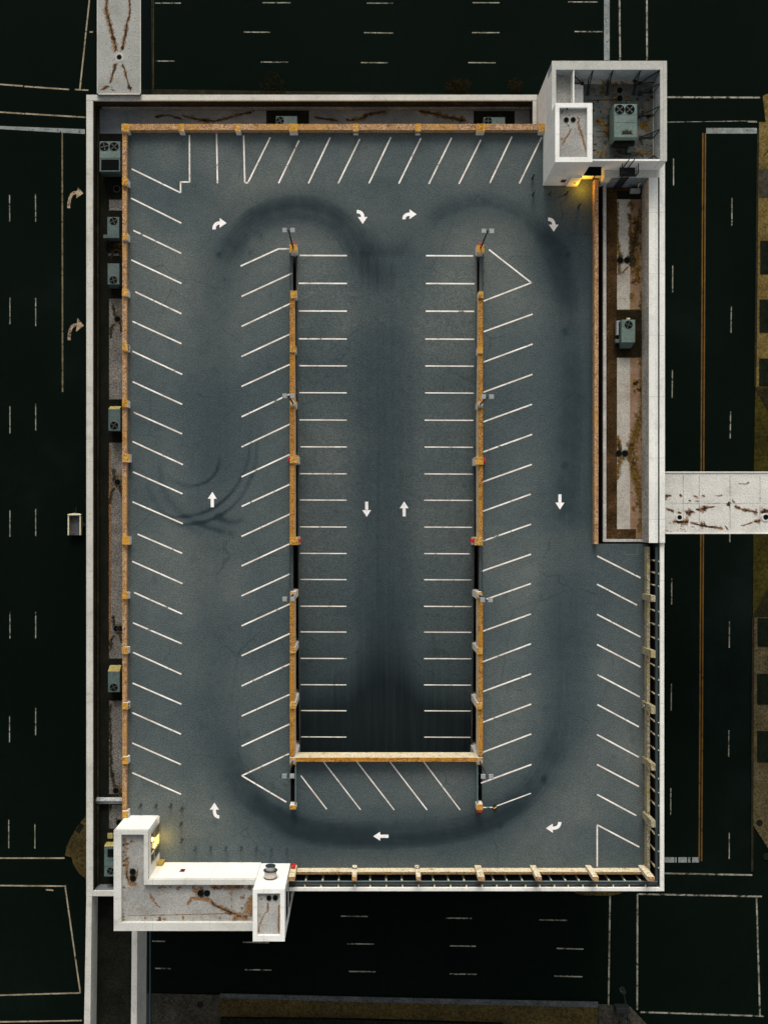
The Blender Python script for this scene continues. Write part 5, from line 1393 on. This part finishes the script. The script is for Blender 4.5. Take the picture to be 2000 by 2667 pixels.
# traffic signal at the bottom right corner
ts = thing("traffic_signal", "black traffic signal mast with a long arm at the bottom right street corner", "traffic light", P(1612, 2662, 0))
b = Vector(P(1612, 2662, 0)); tip = Vector(P(1622, 2575, 6.3))
mb = MB(); mb.tube(b, (b.x, b.y, 6.3), .16, 12, 0, .12); part(mb, "mast", M['black'], ts)
mb = MB(); mb.tube((b.x, b.y, 6.2), tip, .10, 10, 0, .06); part(mb, "arm", M['black'], ts)
for k, s in enumerate((.45, .95)):
    q = Vector((b.x, b.y, 6.2)).lerp(tip, s); mb = MB(); mb.box(q.x-.2, q.y-.2, q.x+.2, q.y+.2, 5.5, 6.5); hd = part(mb, "signal_head", M['black'], ts)
    for j in range(3):
        mb = MB(); mb.tube((q.x-.2, q.y, 5.7+j*.3), (q.x-.32, q.y, 5.7+j*.3), .11, 10); part(mb, "visor", M['teal'], hd)
mb = MB(); mb.bev(X(1602, .9), Y(2636, .9), X(1637, .9), Y(2622, .9), .12, 1.3, .04); t2 = thing("signal_cabinet", "black signal control cabinet on the bottom right street corner", "cabinet", P(1620, 2629, .12)); part(mb, "cabinet", M['black'], t2)
mb = MB(); mb.pbox(1604, 2636.5, 1620, 2638, .3, 1.1); part(mb, "door", M['teal'], t2)
# tree trunk posts on the right pavement
st_ = thing("sign_post", "thin dark sign post on the ochre pavement at the upper right", "sign post", P(1988, 404, .12))
a = Vector(P(1988, 404, .12)); mb = MB(); mb.tube(a, (a.x, a.y, 2.9), .05, 8); part(mb, "post", M['black'], st_)
mb = MB(); mb.box(a.x-.28, a.y-.02, a.x+.28, a.y+.02, 2.3, 2.9); part(mb, "panel", M['black'], st_)

# bare shrubs at the foot of the top wall
leafm = speck("dry_leaves", (.008, .006, .002), (.016, .011, .003), (.03, .02, .007), 1.5, 5, .95, .03, .8)
def shrub(px, py, txt, r, hgt, seed):
    k = random.Random(seed); base = Vector(P(px, py, .12))
    t = thing("shrub", "brown dry shrub at the foot of the top wall, " + txt, "shrub", base, "dry shrubs below the top wall")
    mb = MB()
    for i in range(7):
        a = k.uniform(0, 6.28); d = Vector((math.cos(a)*k.uniform(.2, .8)*r, math.sin(a)*k.uniform(.2, .8)*r, hgt*k.uniform(.5, .9)))
        mb.tube(base, base + d, .025, 5, 0, .01)
    part(mb, "stem", M['black'], t)
    mb = MB()
    for i in range(420):
        a = k.uniform(0, 6.28); q = math.sqrt(k.random())*r; z = hgt*k.uniform(.25, 1)*(1-.4*q/r)
        if k.random() < .25 and math.sin(a*3+seed) > .2: continue
        c = base + Vector((math.cos(a)*q, math.sin(a)*q, z))
        u = Vector((k.uniform(-1, 1), k.uniform(-1, 1), k.uniform(-.5, .5))).normalized()*k.uniform(.05, .12); v = u.cross(Vector((k.uniform(-1, 1), k.uniform(-1, 1), 1))).normalized()*k.uniform(.03, .07)
        mb.face([c - u, c + v, c + u, c - v])
    part(mb, "foliage", leafm, t)
shrub(712, 228, "left one under the lane dashes", 1.5, 1.6, 1)
shrub(1178, 232, "middle one", 1.0, 1.3, 2)
shrub(1206, 230, "right of the middle one", .9, 1.3, 3)
shrub(1338, 230, "rightmost, beside the grey stair tower", .9, 1.5, 4)
